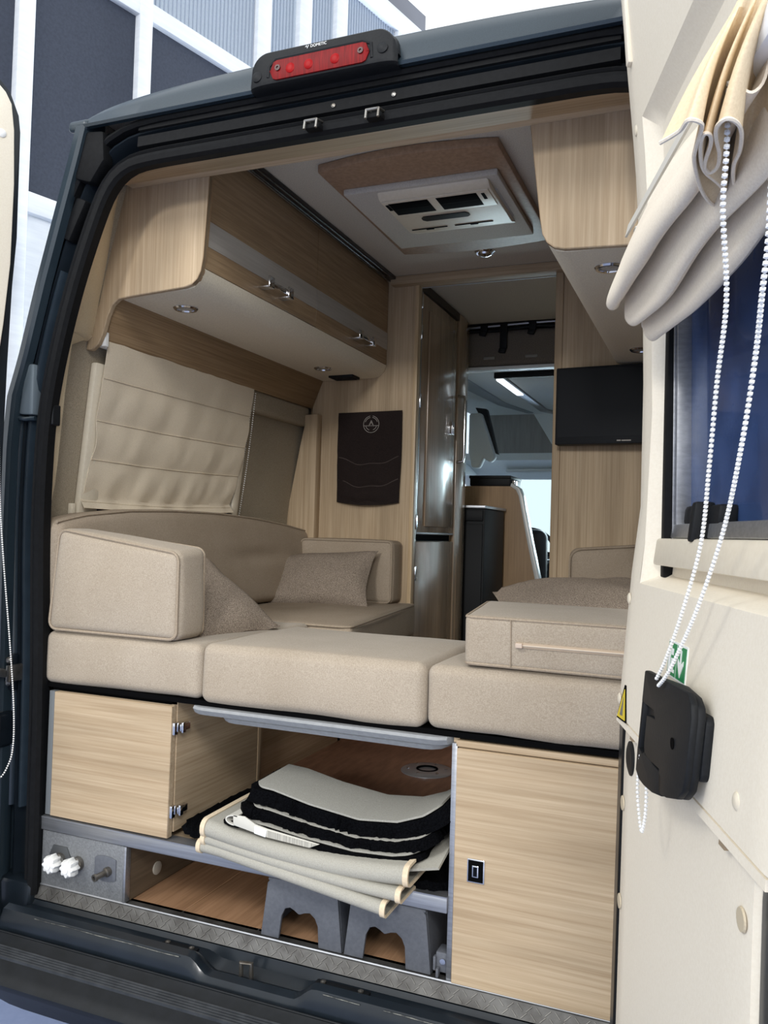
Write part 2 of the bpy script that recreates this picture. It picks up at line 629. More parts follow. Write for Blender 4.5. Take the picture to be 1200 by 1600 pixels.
# brown grey girder and service duct high in the hall
g = thing('roof_girder', 'grey hall roof girder seen above the ribbed panels', 'girder', tuple(W0 + WD * 6.2 + np.array([0, 0, 6.4])))
mk('beam', M(wallxf).box(5.5, 6.9, -0.9, -0.6, 6.2, 7.2).box(5.6, 6.8, -0.6, -0.55, 6.3, 6.9), mat('girder_grey', (120, 122, 130), rough=0.6), g)
for i in range(4):
    mk('slat', M(wallxf).box(5.45 + i * 0.14, 5.52 + i * 0.14, -0.55, -0.45, 6.3, 7.2), mat('duct_pale', (170, 186, 204), rough=0.5), g)
# small white vehicle nose and blue cloth glimpsed between door and pillar
bl = M()
bl.rbox((-2.62, 1.05, 2.98), (0.22, 0.12, 0.20), 0.1)
tag(mk('display_board', bl, WHITEPL, smooth=True), 'white rounded board edge glimpsed past the left pillar', 'board')
bl = M()
bl.rbox((-2.66, 1.25, 3.14), (0.26, 0.04, 0.14), 0.03)
tag(mk('display_banner', bl, mat('banner_blue', (44, 92, 170), rough=0.6), smooth=True), 'blue banner strip behind the white board edge', 'banner')

# ================================================================== VAN BODY
half = [(-.784, .60), (-.786, .744), (-.793, 1.12), (-.808, 1.45), (-.809, 1.62), (-.802, 1.77), (-.777, 1.916), (-.731, 2.089),
        (-.672, 2.25), (-.632, 2.325), (-.585, 2.359), (-.52, 2.368), (-.40, 2.369)]
left_curve = [tuple(p) for p in catmull(half, 6)]
OPEN = left_curve + [(x, 2.369) for x in np.linspace(-.36, .36, 19)] + [(-x, z) for x, z in reversed(left_curve)]
OPEN = resample(OPEN, 0.025)
ON = []
for i, p in enumerate(OPEN):
    a, b = np.array(OPEN[max(i - 1, 0)]), np.array(OPEN[min(i + 1, len(OPEN) - 1)])
    d = (b - a) / np.linalg.norm(b - a)
    ON.append((-d[1], d[0]))


def sweep(prof, closed=False, i0=0, i1=None):
    rows = []
    for (x, z), (nx, nz) in list(zip(OPEN, ON))[i0:i1]:
        row = [(x + nx * o, y, z + nz * o) for o, y in prof]
        if closed:
            row.append(row[0])
        rows.append(row)
    return rows


van = thing('camper_van', 'dark slate grey panel van with its rear doors open', 'van', (0, 0, 0))
mk('door_seal', M().grid(sweep([(-.006, -.004), (-.008, -.016), (-.002, -.026), (.010, -.028), (.020, -.022), (.022, -.008), (.022, .012), (-.004, .012)], True)), RUBBER, van, smooth=True)
mk('door_frame', M().grid(sweep([(.020, .010), (.028, .002), (.034, -.008), (.040, .004), (.046, .034), (.066, .036), (.072, .010), (.080, -.006), (.086, -.004),
                                  (.094, .022), (.112, .024), (.118, .004)])), PAINTD, van, smooth=True)
for nm, pr_ in (('frame_ridge', [(.050, .02), (.054, -.004), (.059, -.012), (.066, -.010), (.070, .0), (.073, .02)]), ('frame_ridge', [(.088, .02), (.091, -.006), (.096, -.011), (.101, -.006), (.104, .02)])):
    for i0, i1 in ((8, 62), (len(OPEN) - 62, len(OPEN) - 8)):
        mk(nm, M().grid(sweep(pr_, False, i0, i1)), mat('ridge_highlight', (44, 55, 64), rough=0.28, rgb2=(38, 48, 57), scale=(20, 20, 20), coat=0.4), van, smooth=True)  # ridges in lighter slate, highlights put into the colour
mk('seal_lip', M().grid(sweep([(.022, .004), (.024, -.016), (.029, -.020), (.034, -.014), (.036, .004)])), RUBBER, van, smooth=True)
ARC = [(px + nx * .112, pz + nz * .112) for (px, pz), (nx, nz) in zip(OPEN, ON) if px < -.3]
XO_Z = [.40, .60, 1.10, 1.50, 1.70, 1.82, 1.916, 2.10, 2.278, 2.40, 2.478]
XO_X = [-.90, -.915, -.925, -.935, -.934, -.924, -.893, -.845, -.793, -.757, -.736]
for sx in (-1, 1):
    rows = []
    for z in list(np.linspace(.44, 2.478, 60)):
        xa = float(np.interp(z, [p[1] for p in ARC], [p[0] for p in ARC]))
        xo = float(np.interp(z, XO_Z, XO_X))
        xm = min(xa, xo + .044)
        rows.append([(sx * -xa, .006, z), (sx * -(xm * .3 + xa * .7), .022, z), (sx * -(xm - .004), .022, z), (sx * -(xo + .036), -.012, z), (sx * -(xo + .034), -.034, z), (sx * -(xo + .026), -.040, z), (sx * -(xo + .006), -.036, z), (sx * -xo, -.026, z),
                     (sx * -(xo - .012), .06, z), (sx * -(xo - .04), .9, z), (sx * -(xo - .05), 3.2, z)])
    rows = [[(-p[0] if sx < 0 else p[0], p[1], p[2]) for p in r_] for r_ in rows]
    rows = [[(sx * abs(p[0]), p[1], p[2]) for p in r_] for r_ in rows]
    mk('pillar_outer', M().grid(rows), PAINT, van, smooth=True)
    # worn end cover under the roof gutter
    mk('pillar_cover', M().prism([(sx * .655, 2.462), (sx * .725, 2.470), (sx * .765, 2.372), (sx * .735, 2.352), (sx * .690, 2.338), (sx * .650, 2.39)], 'y', -.026, .012), RUBBER, van, 0.008)
    mk('pillar_recess', M().prism([(sx * .742, 2.315), (sx * .712, 2.302), (sx * .762, 2.205), (sx * .790, 2.220)], 'y', -.0125, .02), RUBBER, van, 0.006)
    mk('pillar_pad', M().prism([(sx * .848, 1.902), (sx * .876, 1.904), (sx * .893, 1.776), (sx * .846, 1.774)], 'y', -.022, .02), mat('pad_slate', (104, 115, 122), rough=0.5), van, 0.006)
    mk('pad_rim', M().tube([(sx * .842, -.016, 1.766), (sx * .868, -.020, 1.764), (sx * .900, -.016, 1.768)], .006, 8), PAINT, van, smooth=True)
    mk('pillar_foot', M().box(*sorted((sx * .782, sx * .915)), -.03, .06, .42, .63), PAINTD, van, 0.012)
    mk('body_side', M().prism([(sx * .930, .05), (sx * .985, .10), (sx * 1.02, .6), (sx * 1.02, 4.4), (sx * .985, 4.4), (sx * .94, .6)], 'z', .30, 1.75), PAINT, van, 0.01)
mk('gutter_rubber', M().grid(sweep([(.094, .006), (.094, -.016), (.100, -.022), (.108, -.018), (.112, .006)], False, 66, len(OPEN) - 66)), RUBBER, van, smooth=True)
mk('header_channel', M().grid([[(x_, .0, 2.486), (x_, -.010, 2.476), (x_, -.012, 2.452), (x_, .004, 2.448), (x_, .004, 2.440), (x_, -.012, 2.437), (x_, -.014, 2.412), (x_, .0, 2.408)] for x_ in np.linspace(-.56, .56, 12)]), RUBBER, van, smooth=True)
# roof: rear gutter lip, crown, then forward
rows = []
for t in np.linspace(-1, 1, 81):
    x = t * 0.722
    e = (1 - abs(t) ** 2.6) ** .42 if abs(t) < 1 else 0.0
    zt = 2.492 + 0.075 * e
    rows.append([(x, -.020, 2.474), (x, -.034, 2.473), (x, -.038, 2.479), (x, -.030, 2.485), (x, -.024, 2.486 + (zt - 2.486) * .40), (x, -.010, 2.486 + (zt - 2.486) * .80),
                 (x, .015, zt), (x, .12, zt + .012 * e), (x, .4, zt + .03 * e), (x, 1.5, zt + .045 * e), (x, 4.2, zt + .02 * e), (x, 4.6, 2.40)])
mk('roof_panel', M().grid(rows), PAINT, van, smooth=True)
for sx in (-1, 1):
    c = M().rbox((sx * .728, .005, 2.489), (.030, .040, .014), .010, warp=lambda a, b, c_: (a, b, c_ + .25 * (b - .0)))
    mk('roof_corner_cap', c, PAINT, van, smooth=True)
    mk('roof_side', M().box(*sorted((sx * .70, sx * .79)), .04, 3.2, 2.44, 2.50), PAINT, van, 0.01)
# door check straps
chk = M().box(-.985, -.862, -.052, -.040, 1.122, 1.142).box(-.868, -.856, -.052, .0, 1.112, 1.152)
mk('check_strap', chk, STEEL, van, 0.002)
mk('check_bracket', M().box(-.900, -.872, -.022, -.004, 1.085, 1.175), PAINTD, van, 0.004)
for z in (1.105, 1.16):
    mk('bolt', M().lathe([(.009, 0), (.009, .006), (.005, .009)], (-.886, -.022, z), (0, -1, 0), 10), STEEL, van)
mk('hinge_block', M().rbox((-.925, -.03, .99), (.045, .03, .045), .012), PAINTD, van, smooth=True)
# brake light on the roof edge
bh = M()
rows = []
for t in np.linspace(0, 1, 61):
    x = -.228 + .348 * t
    e = max(0.0, min(1.0, (min(t, 1 - t) / .13)))
    e = math.sqrt(max(0.0, 1 - (1 - e) ** 2))
    top = 2.492 + .055 * e
    rows.append([(x, .0, 2.470), (x, -.040 - .008 * e, 2.468), (x, -.046 - .012 * e, 2.473), (x, -.047 - .013 * e, 2.480), (x, -.046 - .012 * e, 2.480 + (top - 2.480) * .92), (x, -.043 - .010 * e, 2.480 + (top - 2.480) * .985),
                 (x, -.030, top + .003 * e), (x, .0, top + .016 * e), (x, .05, top + .022 * e)])
bh.grid(rows)
brk = mk('brake_light_housing', bh, BLKPL, van, smooth=True, label='black housing of the third brake light on the roof edge')
ln = M()
rows = []
for t in np.linspace(0, 1, 31):
    x = -.172 + .234 * t
    e = max(0.0, min(1.0, (min(t, 1 - t) / .07)))
    e = math.sqrt(max(0.0, 1 - (1 - e) ** 2))
    z0, z1 = 2.498 - .021 * e - .001, 2.498 + .0225 * e
    rows.append([(x, -.052, z0), (x, -.0625, z0 + .001), (x, -.0640, (z0 + z1) / 2), (x, -.0620, z1 - .001), (x, -.050, z1)])
ln.grid(rows)
lens = mk('lens', ln, RED, brk, smooth=True, label='red ribbed brake light lens')
for x in (-.122, -.078, -.016):
    mk('reflector', M().lathe([(.011, 0), (.010, .0008), (.004, .0014)], (x, -.0636, 2.496), (0, -1, 0), 20), REDHOT, brk, smooth=True)
for x in (-.152, .043):
    mk('screw', M().lathe([(.0065, 0), (.0065, .003), (.003, .003), (.003, .001)], (x, -.0632, 2.501), (0, -1, 0), 12), mat('lens_screw', (60, 12, 14), rough=0.4), brk)
for x in (-.206, .090):
    mk('cap', M().lathe([(.012, 0), (.012, .010), (.006, .013)], (x, -.050, 2.492 if x < 0 else 2.500), (0, -1, .1), 14), BLKPL, brk, smooth=True)
mk('lens_rim', M().tube([(-.178, -.058, 2.486), (-.176, -.058, 2.510), (-.160, -.058, 2.5235), (.045, -.058, 2.5235), (.064, -.058, 2.515), (.067, -.058, 2.484)], .0042, 8), BLKPL, brk, smooth=True)
text_mesh(brk, 'lettering', 'DOMETIC', .0088, lambda a, b: (-.0575 + a, -.0592, 2.5365 + b), WHITE)
mk('logo_mark', M().tube([(-.0885, -.059, 2.5365), (-.086, -.059, 2.5395), (-.084, -.059, 2.5335), (-.081, -.059, 2.5395)], .0009, 6), WHITE, brk)
# two latch hooks under the header
for x in (-.075, .068):
    h = M()
    for dx in (-.014, .014):
        h.tube([(x + dx, -.020, 2.388), (x + dx, -.050, 2.381), (x + dx, -.053, 2.362)], .003, 8)
    h.tube([(x - .014, -.050, 2.381), (x + .014, -.050, 2.381)], .003, 8)
    hk = mk('latch_hook', h, STEEL, van, smooth=True)
    mk('hook_pad', M().box(x - .018, x + .018, -.046, -.02, 2.366, 2.378), RUBBER, hk, 0.003)
for x in (-.04, .10):
    mk('header_screw', M().lathe([(.005, 0), (.005, .003), (.002, .004)], (x, -.013, 2.424), (0, -1, 0), 10), STEEL, van)
# sill: painted bar under the tread plate, dipping round the latch
rows = []
for x in np.linspace(-.80, .80, 129):
    d = 0.030 * max(0.0, min(1.0, (0.15 - abs(x + .13)) / .05))
    d = d * d * (3 - 2 * d / .030) / .030 if d > 0 else 0.0
    rows.append([(x, .02, .586), (x, -.016, .588), (x, -.022, .578 - .4 * d), (x, -.046, .572 - .7 * d), (x, -.062, .590 - .9 * d), (x, -.078, .600 - d), (x, -.094, .594 - d), (x, -.103, .575 - d),
                 (x, -.104, .545 - .3 * d), (x, -.10, .50)])
mk('sill_bar', M().grid(rows), PAINTD, van, smooth=True)
mk('latch_plate', M().lathe([(.050, 0), (.048, .004), (.02, .006)], (-.155, -.052, .5455), (0, 0, 1), 20), RUST, van)
st = M().tube([(-.175, -.050, .548), (-.175, -.052, .585), (-.150, -.052, .588), (-.150, -.050, .548)], .005, 8)
mk('latch_striker', st, STEEL, van, smooth=True)
for x, w in ((-.34, .045), (.055, .06)):
    mk('sill_plate', M().box(x - w, x + w, -.050, -.028, .572, .580), BLKPL, van, 0.003)
    for dx in (-.7, .7):
        mk('bolt', M().lathe([(.006, 0), (.006, .003), (.002, .005)], (x + dx * w, -.040, .580), (0, 0, 1), 10), STEEL, van)
# worn paint along the sill bar edge
for x0, x1 in ((-.70, -.30), (.04, .12), (.17, .42)):
    mk('chipped_edge', M().tube([(x, -.0985, .5905 + .0006 * math.sin(x * 40)) for x in np.linspace(x0, x1, 14)], .0011, 5), mat('bare_metal', (128, 128, 122), rough=0.5, metal=0.5, rgb2=(40, 44, 48), scale=(60, 60, 60)), van)
# bumper with ribbed step
rows = []
for x in np.linspace(-1.0, 1.0, 41):
    c = .05 * max(0, (abs(x) - .8) / .2) ** 2
    rows.append([(x, -.085 + c, .50), (x, -.104 + c, .548), (x, -.112 + c, .552), (x, -.120 + c, .545), (x, -.185 + c, .512), (x, -.200 + c, .502), (x, -.205 + c, .494),
                 (x, -.196 + c, .478), (x, -.09 + c, .40), (x, -.02 + c, .32)])
mk('bumper', M().grid(rows), BUMPER, van, smooth=True)
for i in range(5):
    f = .34 + i * .075
    y, z = -.120 - .065 * f, .545 - .033 * f
    mk('bumper_rib', M().prism([(y - .0022, z - .003), (y - .0018, z + .0048), (y + .0010, z + .0062), (y + .0024, z - .001)], 'x', -.80, .80), mat('rib_grey', (54, 57, 61), rough=0.5, rgb2=(38, 41, 45), scale=(30, 30, 30)), van)  # ribs given a lighter grey than the bumper
mk('bumper_groove', M().tube([(-.80, -.1135, .5525), (.80, -.1135, .5525)], .0022, 6), BUMPER, van)
for x in (-.27, .30):
    mk('bumper_bolt', M().lathe([(.010, 0), (.010, .004), (.005, .004), (.005, .001)], (x, -.1045, .532), (0, -1, 0.3), 14), BLKPL, van)
# tread plate strip over the sill with raised bars
mk('tread_plate', M().prism([(.03, .6195), (.0, .6195), (-.004, .617), (-.018, .592), (-.014, .590), (.03, .60)], 'x', -.785, .785), TREAD, van)
tb = M()
i = 0
x = -.775
while x < .775:
    s = 1 if i % 2 else -1
    for k, fz in enumerate((.28, .72)):
        cy, cz = -.004 - .014 * fz, .617 - .025 * fz
        q = s if k == 0 else -s
        dx, dz = .0052, .0045 * q
        dy = dz * .014 / .025
        nrm = (0, -.0022, .0013)
        tb.tube([(x + k * .009 - dx, cy - dy + nrm[1] * .3, cz - dz), (x + k * .009 + dx, cy + dy + nrm[1] * .3, cz + dz)], .0012, 5)
    x += .018
    i += 1
mk('tread_bars', tb, mat('tread_bar_metal', (128, 126, 122), rough=0.4, metal=0.7, rgb2=(92, 90, 86), scale=(18, 18, 18)), van, kind='stuff')
mk('tread_edge', M().tube([(-.785, -.002, .6205), (.785, -.002, .6205)], .0025, 6), ALU, van)

# ================================================================== LIVING SPACE SHELL
fl = struct('van_floor', 'brown wood plank floor inside the van', 'floor', (0, 0, FLOOR_Z))
pw = 0.20
x = -0.78
while x < 0.75:
    mk('plank', M().box(x + .0008, x + pw - .0008, .02, 4.3, FLOOR_Z - .04, FLOOR_Z - .0005), W_FLOOR, fl, 0.001, bseg=1)
    x += pw
for sx, nm in ((-1, 'wall_left'), (1, 'wall_right')):
    y1 = 2.30 if sx < 0 else 2.9
    w = M().prism([(sx * .885, .60), (sx * .885, 1.55), (sx * .838, 2.0), (sx * .80, 2.12), (sx * .725, 2.40), (sx * .69, 2.504), (sx * .70, 2.504), (sx * .772, 2.30), (sx * .862, 1.99), (sx * .905, 1.70), (sx * .905, .60)], 'y', .03, y1)
    smk(nm, w, CARPET, 'brown carpet lined %s side wall of the van' % ('left' if sx < 0 else 'right'), 'wall')
smk('ceiling', M().box(-.69, .69, .02, 2.16, CEIL, CEIL + .012), FELT, 'grey beige felt ceiling of the living space', 'ceiling')

# window on the left wall behind the blind
def wl(y, n, z):
    return (-.885 + (z - 1.55) * .047 / .45 + n, y, z)


wf = struct('window_1', 'left side window with cream frame behind the blind', 'window', (-.86, .58, 1.45))
for a, b, c, d in ((.172, .245, 1.44, 1.945), (.93, .97, 1.44, 1.955), (.245, .93, 1.44, 1.49), (.245, .93, 1.915, 1.955)):
    mk('window_frame', M(wl).box(a, b, .001, .022, c, d), CREAMP, wf, 0.006)
mk('pane', M(wl).box(.245, .93, .002, .006, 1.49, 1.915), DOORGLASS, wf)
# carpet pelmet under the locker board at the far end of the wall
smk('trim_1', M().rbox((-.832, 1.17, 1.968), (.022, .235, .042), .016), CARPET, 'padded carpet pelmet above the left window', 'trim', smooth=True)

# cream lining between door seal and furniture, both sides
zb = [1.985, 2.05, 2.10, 2.20, 2.30, 2.42]
xb = [.828, .813, .803, .781, .762, .742]
zl = [.60, 1.0, 1.40, 1.535, 1.62, 1.86, 1.97, 2.0]
xl = [.850, .850, .850, .843, .826, .806, .790, .790]
for sx, nm in ((-1, 'trim_2'), (1, 'trim_3')):
    t = struct(nm, 'cream plastic lining inside the %s rear pillar' % ('left' if sx < 0 else 'right'), 'trim', (sx * .8, .05, 1.2))
    up, lo = [], []
    for (px, pz) in left_curve:
        if pz >= 1.985 and pz < 2.345:
            f = (pz - 1.985) / .36
            zz = 1.985 + f * .43
            bx = np.interp(zz, zb, xb)
            up.append([(sx * -px, .008, pz), (sx * (-px * .75 + bx * .25), .03, pz * .8 + zz * .2), (sx * (-px * .4 + bx * .6), .09, pz * .4 + zz * .6), (sx * bx, .150, zz)])
    for pz in list(np.linspace(.60, 1.955, 24)) + [1.965, 1.975, 1.99, 2.01]:
        px = np.interp(pz, [q[1] for q in left_curve], [q[0] for q in left_curve])
        bx = np.interp(pz, zl, xl)
        k = max(0.0, (pz - 1.955) / .055)
        lo.append([(sx * -px, .006, pz), (sx * ((-px + bx) / 2 - .002), .012, pz), (sx * bx, .045, pz), (sx * (bx + .05 * (1 - k) + .03 * k), .055 + .10 * k, pz)])
    first = up[0]
    up.insert(0, [(p[0] + sx * .004 * i, p[1], p[2] - .008) for i, p in enumerate(first)])
    up.insert(0, [(p[0] + sx * .014 * i, p[1], p[2] - .010) for i, p in enumerate(first)])
    mk('upper_lining', M().grid(up), TRIMC, t, smooth=True)
    mk('lower_lining', M().grid(lo), TRIMC, t, smooth=True)
    for zz in (1.99, 1.70):
        xx = np.interp(zz, [q[1] for q in left_curve], [q[0] for q in left_curve])
        mk('screw_cap', M().lathe([(.008, 0), (.008, .002), (.004, .004)], (sx * (-xx + (.015 if zz < 1.9 else .02)), .012, zz - .01), (0, -1, 0), 12), TRIMC, t, smooth=True)
    mk('courtesy_switch', M().rbox((sx * .802, .004, 1.775), (.010, .014, .026), .004), BLKPL, t, smooth=True)

# wooden header behind the roof seal
rows = []
for (px, pz) in OPEN:
    if pz > 2.300:
        rows.append([(px, .006, pz), (px * 1.02, .04, pz + .006 + .3 * (2.40 - pz)), (px * 1.10, .118, 2.392), (px * 1.11, .126, 2.400)])
hd = struct('trim_4', 'light oak header board along the top of the rear opening', 'trim', (0, .07, 2.37))
mk('header_board', M().grid(rows), W_OAKX, hd, smooth=True)
rows = [[(p[3][0], .128, 2.402), (p[3][0], .117, 2.404), (p[3][0], .116, 2.399), (p[3][0], .122, 2.395), (p[3][0], .149, 2.395), (p[3][0], .1495, 2.50)] for p in rows]
mk('header_lip', M().grid(rows), W_OAKX, hd, smooth=True)

# cross partition with the aisle opening
pt = struct('wall_front', 'light oak cross partition with the aisle opening', 'wall', (0, PY, FLOOR_Z))
mk('left_panel', M().prism([(-.80, FLOOR_Z), (-.366, FLOOR_Z), (-.366, 2.504), (-.69, 2.504), (-.80, 2.14)], 'y', PY, PY + .022), W_OAKZ, pt)
mk('edge_trim', M().box(-.366, -.350, PY - .004, PY + .03, FLOOR_Z, 2.476), mat('edge_oak', (206, 182, 146), rough=0.4, rgb2=(190, 164, 128), scale=(90, 90, 4)), pt, 0.002)
mk('right_panel', M().prism([(.185, FLOOR_Z), (.88, FLOOR_Z), (.88, 1.6), (.80, 2.14), (.69, 2.504), (.185, 2.504)], 'y', PY, PY + .022), W_OAKZ, pt)
mk('right_edge', M().box(.180, .208, PY - .006, PY + .03, FLOOR_Z, 2.508), W_OAKZ, pt, 0.003)
mk('header', M().box(-.458, .40, PY - .040, PY + .03, 2.472, 2.504), W_OAKX, pt, 0.003)
mk('header_strip', M().box(-.350, .180, PY + .027, PY + .033, 2.4700, 2.4735), mat('strip_satin', (170, 172, 174), rough=0.5), pt)
mk('wall_infill', M().prism([(-.80, 1.40), (-.80, 1.975), (-.812, 1.97), (-.835, 1.86), (-.892, 1.55), (-.90, 1.40)], 'y', PY - .03, PY + .02), W_OAKZ, pt, 0.003)
mk('corner_post', M().prism([(-.755, 1.2), (-.755, 1.975), (-.812, 1.972), (-.80, 1.2)], 'y', PY - .045, PY), W_OAKZ, pt, 0.004)


# ================================================================== OVERHEAD LOCKERS
def spot(name, label, x, y, z, nx=0.0, parent=None, group='recessed spot lamps'):
    t = thing(name, label, 'lamp', (x, y, z), group)
    mk('bezel', M().lathe([(.0335, .001), (.0345, -.003), (.031, -.007), (.025, -.0065), (.0235, -.001), (.0235, .001)], (x, y, z), (nx, 0, 1), 28), CHROME, t, smooth=True)
    mk('lens', M().lathe([(.0235, -.001), (.020, -.0035), (.010, -.0045), (.001, -.005)], (x, y, z), (nx, 0, 1), 24), mat('frosted_lens', (196, 192, 182), rough=0.35, rgb2=(150, 147, 140), scale=(160, 160, 160)), t, smooth=True)
    return t


def locker(label, sx, xf0, xf1, front_doors, wall_label):
    """sx: side, xf0/xf1: |x| of the front edge at the top and at the bottom"""
    t = thing('overhead_locker', label, 'cabinet', (sx * .62, .78, 2.0), 'overhead lockers')
    xi = xf1
    ep = [(.742, 2.412), (xf0, 2.412), (xf1 - .004, 2.19), (xf1 + .002, 2.155), (xf1 + .012, 2.136), (xf1 + .027, 2.124), (xf1 + .05, 2.118), (.70, 2.108), (.739, 2.104), (.758, 2.090), (.772, 2.062),
          (.786, 2.016), (.800, 1.988), (.822, 1.972), (.841, 1.974), (.836, 2.0), (.803, 2.1), (.781, 2.2), (.762, 2.3)]
    mk('end_panel', M().prism([(sx * a, b) for a, b in ep], 'y', .150, .166), W_OAKZ, t, 0.002, bseg=1)
    mk('end_panel_edge', M().prism([(sx * a, b) for a, b in [(xf0, 2.412), (xf1 - .004, 2.19), (xf1 + .002, 2.155), (xf1 + .012, 2.136), (xf1 + .027, 2.124), (xf1 + .030, 2.1275), (xf1 + .014, 2.1385), (xf1 + .005, 2.157), (xf1 - .001, 2.19), (xf0 + .003, 2.412)]],
                               'y', .151, .168), mat('edge_brown', (150, 122, 90), rough=0.5), t)
    up = [(xf1, 2.165), (xf1 + .006, 2.147), (xf1 + .016, 2.132), (xf1 + .030, 2.121), (xf1 + .052, 2.116), (.64, 2.114), (.763, 2.114), (.763, 2.120), (xf1 + .05, 2.125), (xf1 + .01, 2.165)]
    mk('underside', M().prism([(sx * a, b) for a, b in up], 'y', .166, PY - .002), SUEDE, t, smooth=True)
    mk('back_board', M().prism([(sx * .755, 2.116), (sx * .767, 2.116), (sx * .812, 2.004), (sx * .801, 2.003)], 'y', .166, PY - .002), W_DARK, t, 0.001)
    mk('top_board', M().box(*sorted((sx * (xf1 + .01), sx * .69)), .166, PY - .002, 2.49, 2.504), W_LOCK, t)
    for (a, b, ha, hb) in front_doors:
        d = mk('door', M().box(*sorted((sx * (xf1 - .001), sx * (xf1 + .016))), a, b, 2.167, 2.492), W_LOCK, t, 0.001, bseg=1)
        mk('strip', M().box(*sorted((sx * (xf1 - .0022), sx * (xf1 + .004))), a + .0005, b - .0005, 2.225, 2.291), SILV, d)
        if ha is None:
            continue
        h = M()
        for y in (ha + .008, hb - .008):
            h.box(*sorted((sx * (xf1 - .034), sx * (xf1 - .001))), y - .014, y + .014, 2.192, 2.198)
            h.box(*sorted((sx * (xf1 - .038), sx * (xf1 - .033))), y - .015, y + .015, 2.192, 2.224)
        h.box(*sorted((sx * (xf1 - .034), sx * (xf1 - .030))), ha + .02, hb - .02, 2.200, 2.216)
        mk('handle', h, CHROME, d, 0.0012)
    return t


locker('left overhead locker with brown doors, silver strip and curved oak end panel', -1, .464, .480, [(.168, .789, .432, .562), (.791, 1.405, 1.068, 1.203)], 'left')
locker('right overhead locker with rounded oak end panel above the open door blind', 1, .352, .384, [(.168, .789, None, None), (.791, 1.405, None, None)], 'right')
spot('spot_lamp', 'recessed round lamp under the left locker nearest the oak end panel', -.640, .310, 2.1155)
spot('spot_lamp', 'recessed round lamp under the left locker next to the black vent', -.636, 1.165, 2.1155)
spot('spot_lamp', 'recessed round lamp under the right locker nearest its end panel', .511, .290, 2.1165)
spot('spot_lamp', 'recessed round lamp under the right locker above the television', .505, 1.138, 2.1165)
v = thing('speaker_vent', 'small black grille under the far end of the left locker', 'vent', (-.63, 1.34, 2.11))
mk('frame', M().box(-.682, -.578, 1.305, 1.375, 2.106, 2.1165), BLKPL, v, 0.002)
for i in range(5):
    mk('slat', M().box(-.674, -.586, 1.313 + i * .012, 1.319 + i * .012, 2.104, 2.107), BLKPL, v)
rl = thing('ceiling_rail', 'dark slim aluminium rail along the top of the left locker', 'rail', (-.452, .73, 2.49))
mk('channel', M().box(-.470, -.436, .166, 1.40, 2.492, 2.5035), mat('rail_dark', (58, 56, 56), rough=0.3, metal=0.6), rl, 0.001)
for x in (-.462, -.444):
    mk('lip', M().tube([(x, .166, 2.4915), (x, 1.32, 2.4915)], .0028, 6), mat('rail_grey', (112, 112, 114), rough=0.25, metal=0.9), rl)

# ================================================================== CEILING AIR CONDITIONER
ac = thing('air_conditioner', 'cream ceiling air conditioner on a brown wooden surround', 'air conditioner', (-.035, .74, CEIL))
pol = []
for t in np.linspace(0, 1, 13):
    pol.append((-.285 + .505 * t, .392 - .030 * math.sin(math.pi * t)))
for t in np.linspace(0, 1, 13):
    pol.append((.222 - .515 * t, 1.085 + .030 * math.sin(math.pi * t)))
mk('surround', M().prism(pol, 'z', 2.480, 2.5045), W_SURR, ac, 0.005)
mk('panel', M().box(-.262, .187, .512, .975, 2.462, 2.4805), mat('ac_felt_panel', (206, 200, 188), rough=0.8, rgb2=(190, 184, 172), scale=(260, 260, 260)), ac, 0.004)
un = M()
un.prism([(.520, 2.4625), (.540, 2.446), (.555, 2.443), (.80, 2.443), (.86, 2.4625)], 'x', -.165, .160)
u = mk('unit', un, CREAMP, ac, 0.006)
mk('front_frame', M().box(-.158, .153, .546, .655, 2.439, 2.4445), CREAMP, u, 0.002)
for a, b in ((-.142, -.024), (.000, .117)):
    mk('air_outlet', M().box(a, b, .556, .640, 2.4378, 2.4405), BLACK, u, 0.001)
    mk('louvre', M().box(a + .004, b - .004, .597, .599, 2.4372, 2.4385), mat('louvre_dark', (14, 14, 15), rough=0.7, spec=0.1), u)
mk('control_window', M().prism([(-.088 + .145 * s, .699 + o) for s, o in ((.06, -.018), (.94, -.018), (1, -.006), (1, .008), (.94, .016), (.06, .016), (0, .006), (0, -.008))], 'z', 2.4405, 2.4432), SCREEN, u)
for a, b in ((-.148, -.034), (-.010, .108)):
    mk('filter_slot', M().box(a, b, .771, .777, 2.4415, 2.4432).box((a + b) / 2 - .012, (a + b) / 2 + .012, .777, .784, 2.4415, 2.4432), BLACK, u)
for a in (-.152, .129):
    mk('side_slot', M().box(a, a + .009, .562, .602, 2.4378, 2.4405), BLACK, u)
for sx, x0 in ((-1, -.172), (1, .166)):
    mk('side_cover', M().prism([(x0, 2.4625), (x0 - sx * .02, 2.446), (x0 - sx * .03, 2.4625)], 'y', .60, .80), mat('clear_plastic', (190, 192, 192), rough=0.2), u)
cl = thing('ceiling_lamp', 'small chrome dome lamp on the ceiling behind the air conditioner', 'lamp', (-.032, 1.195, CEIL))
mk('base', M().lathe([(.036, 0), (.036, -.004), (.030, -.010)], (-.032, 1.195, CEIL), (0, 0, 1), 24), CHROME, cl, smooth=True)
mk('dome', M().lathe([(.026, -.008), (.022, -.016), (.010, -.021), (.001, -.022)], (-.032, 1.195, CEIL), (0, 0, 1), 24), CHROME, cl, smooth=True)

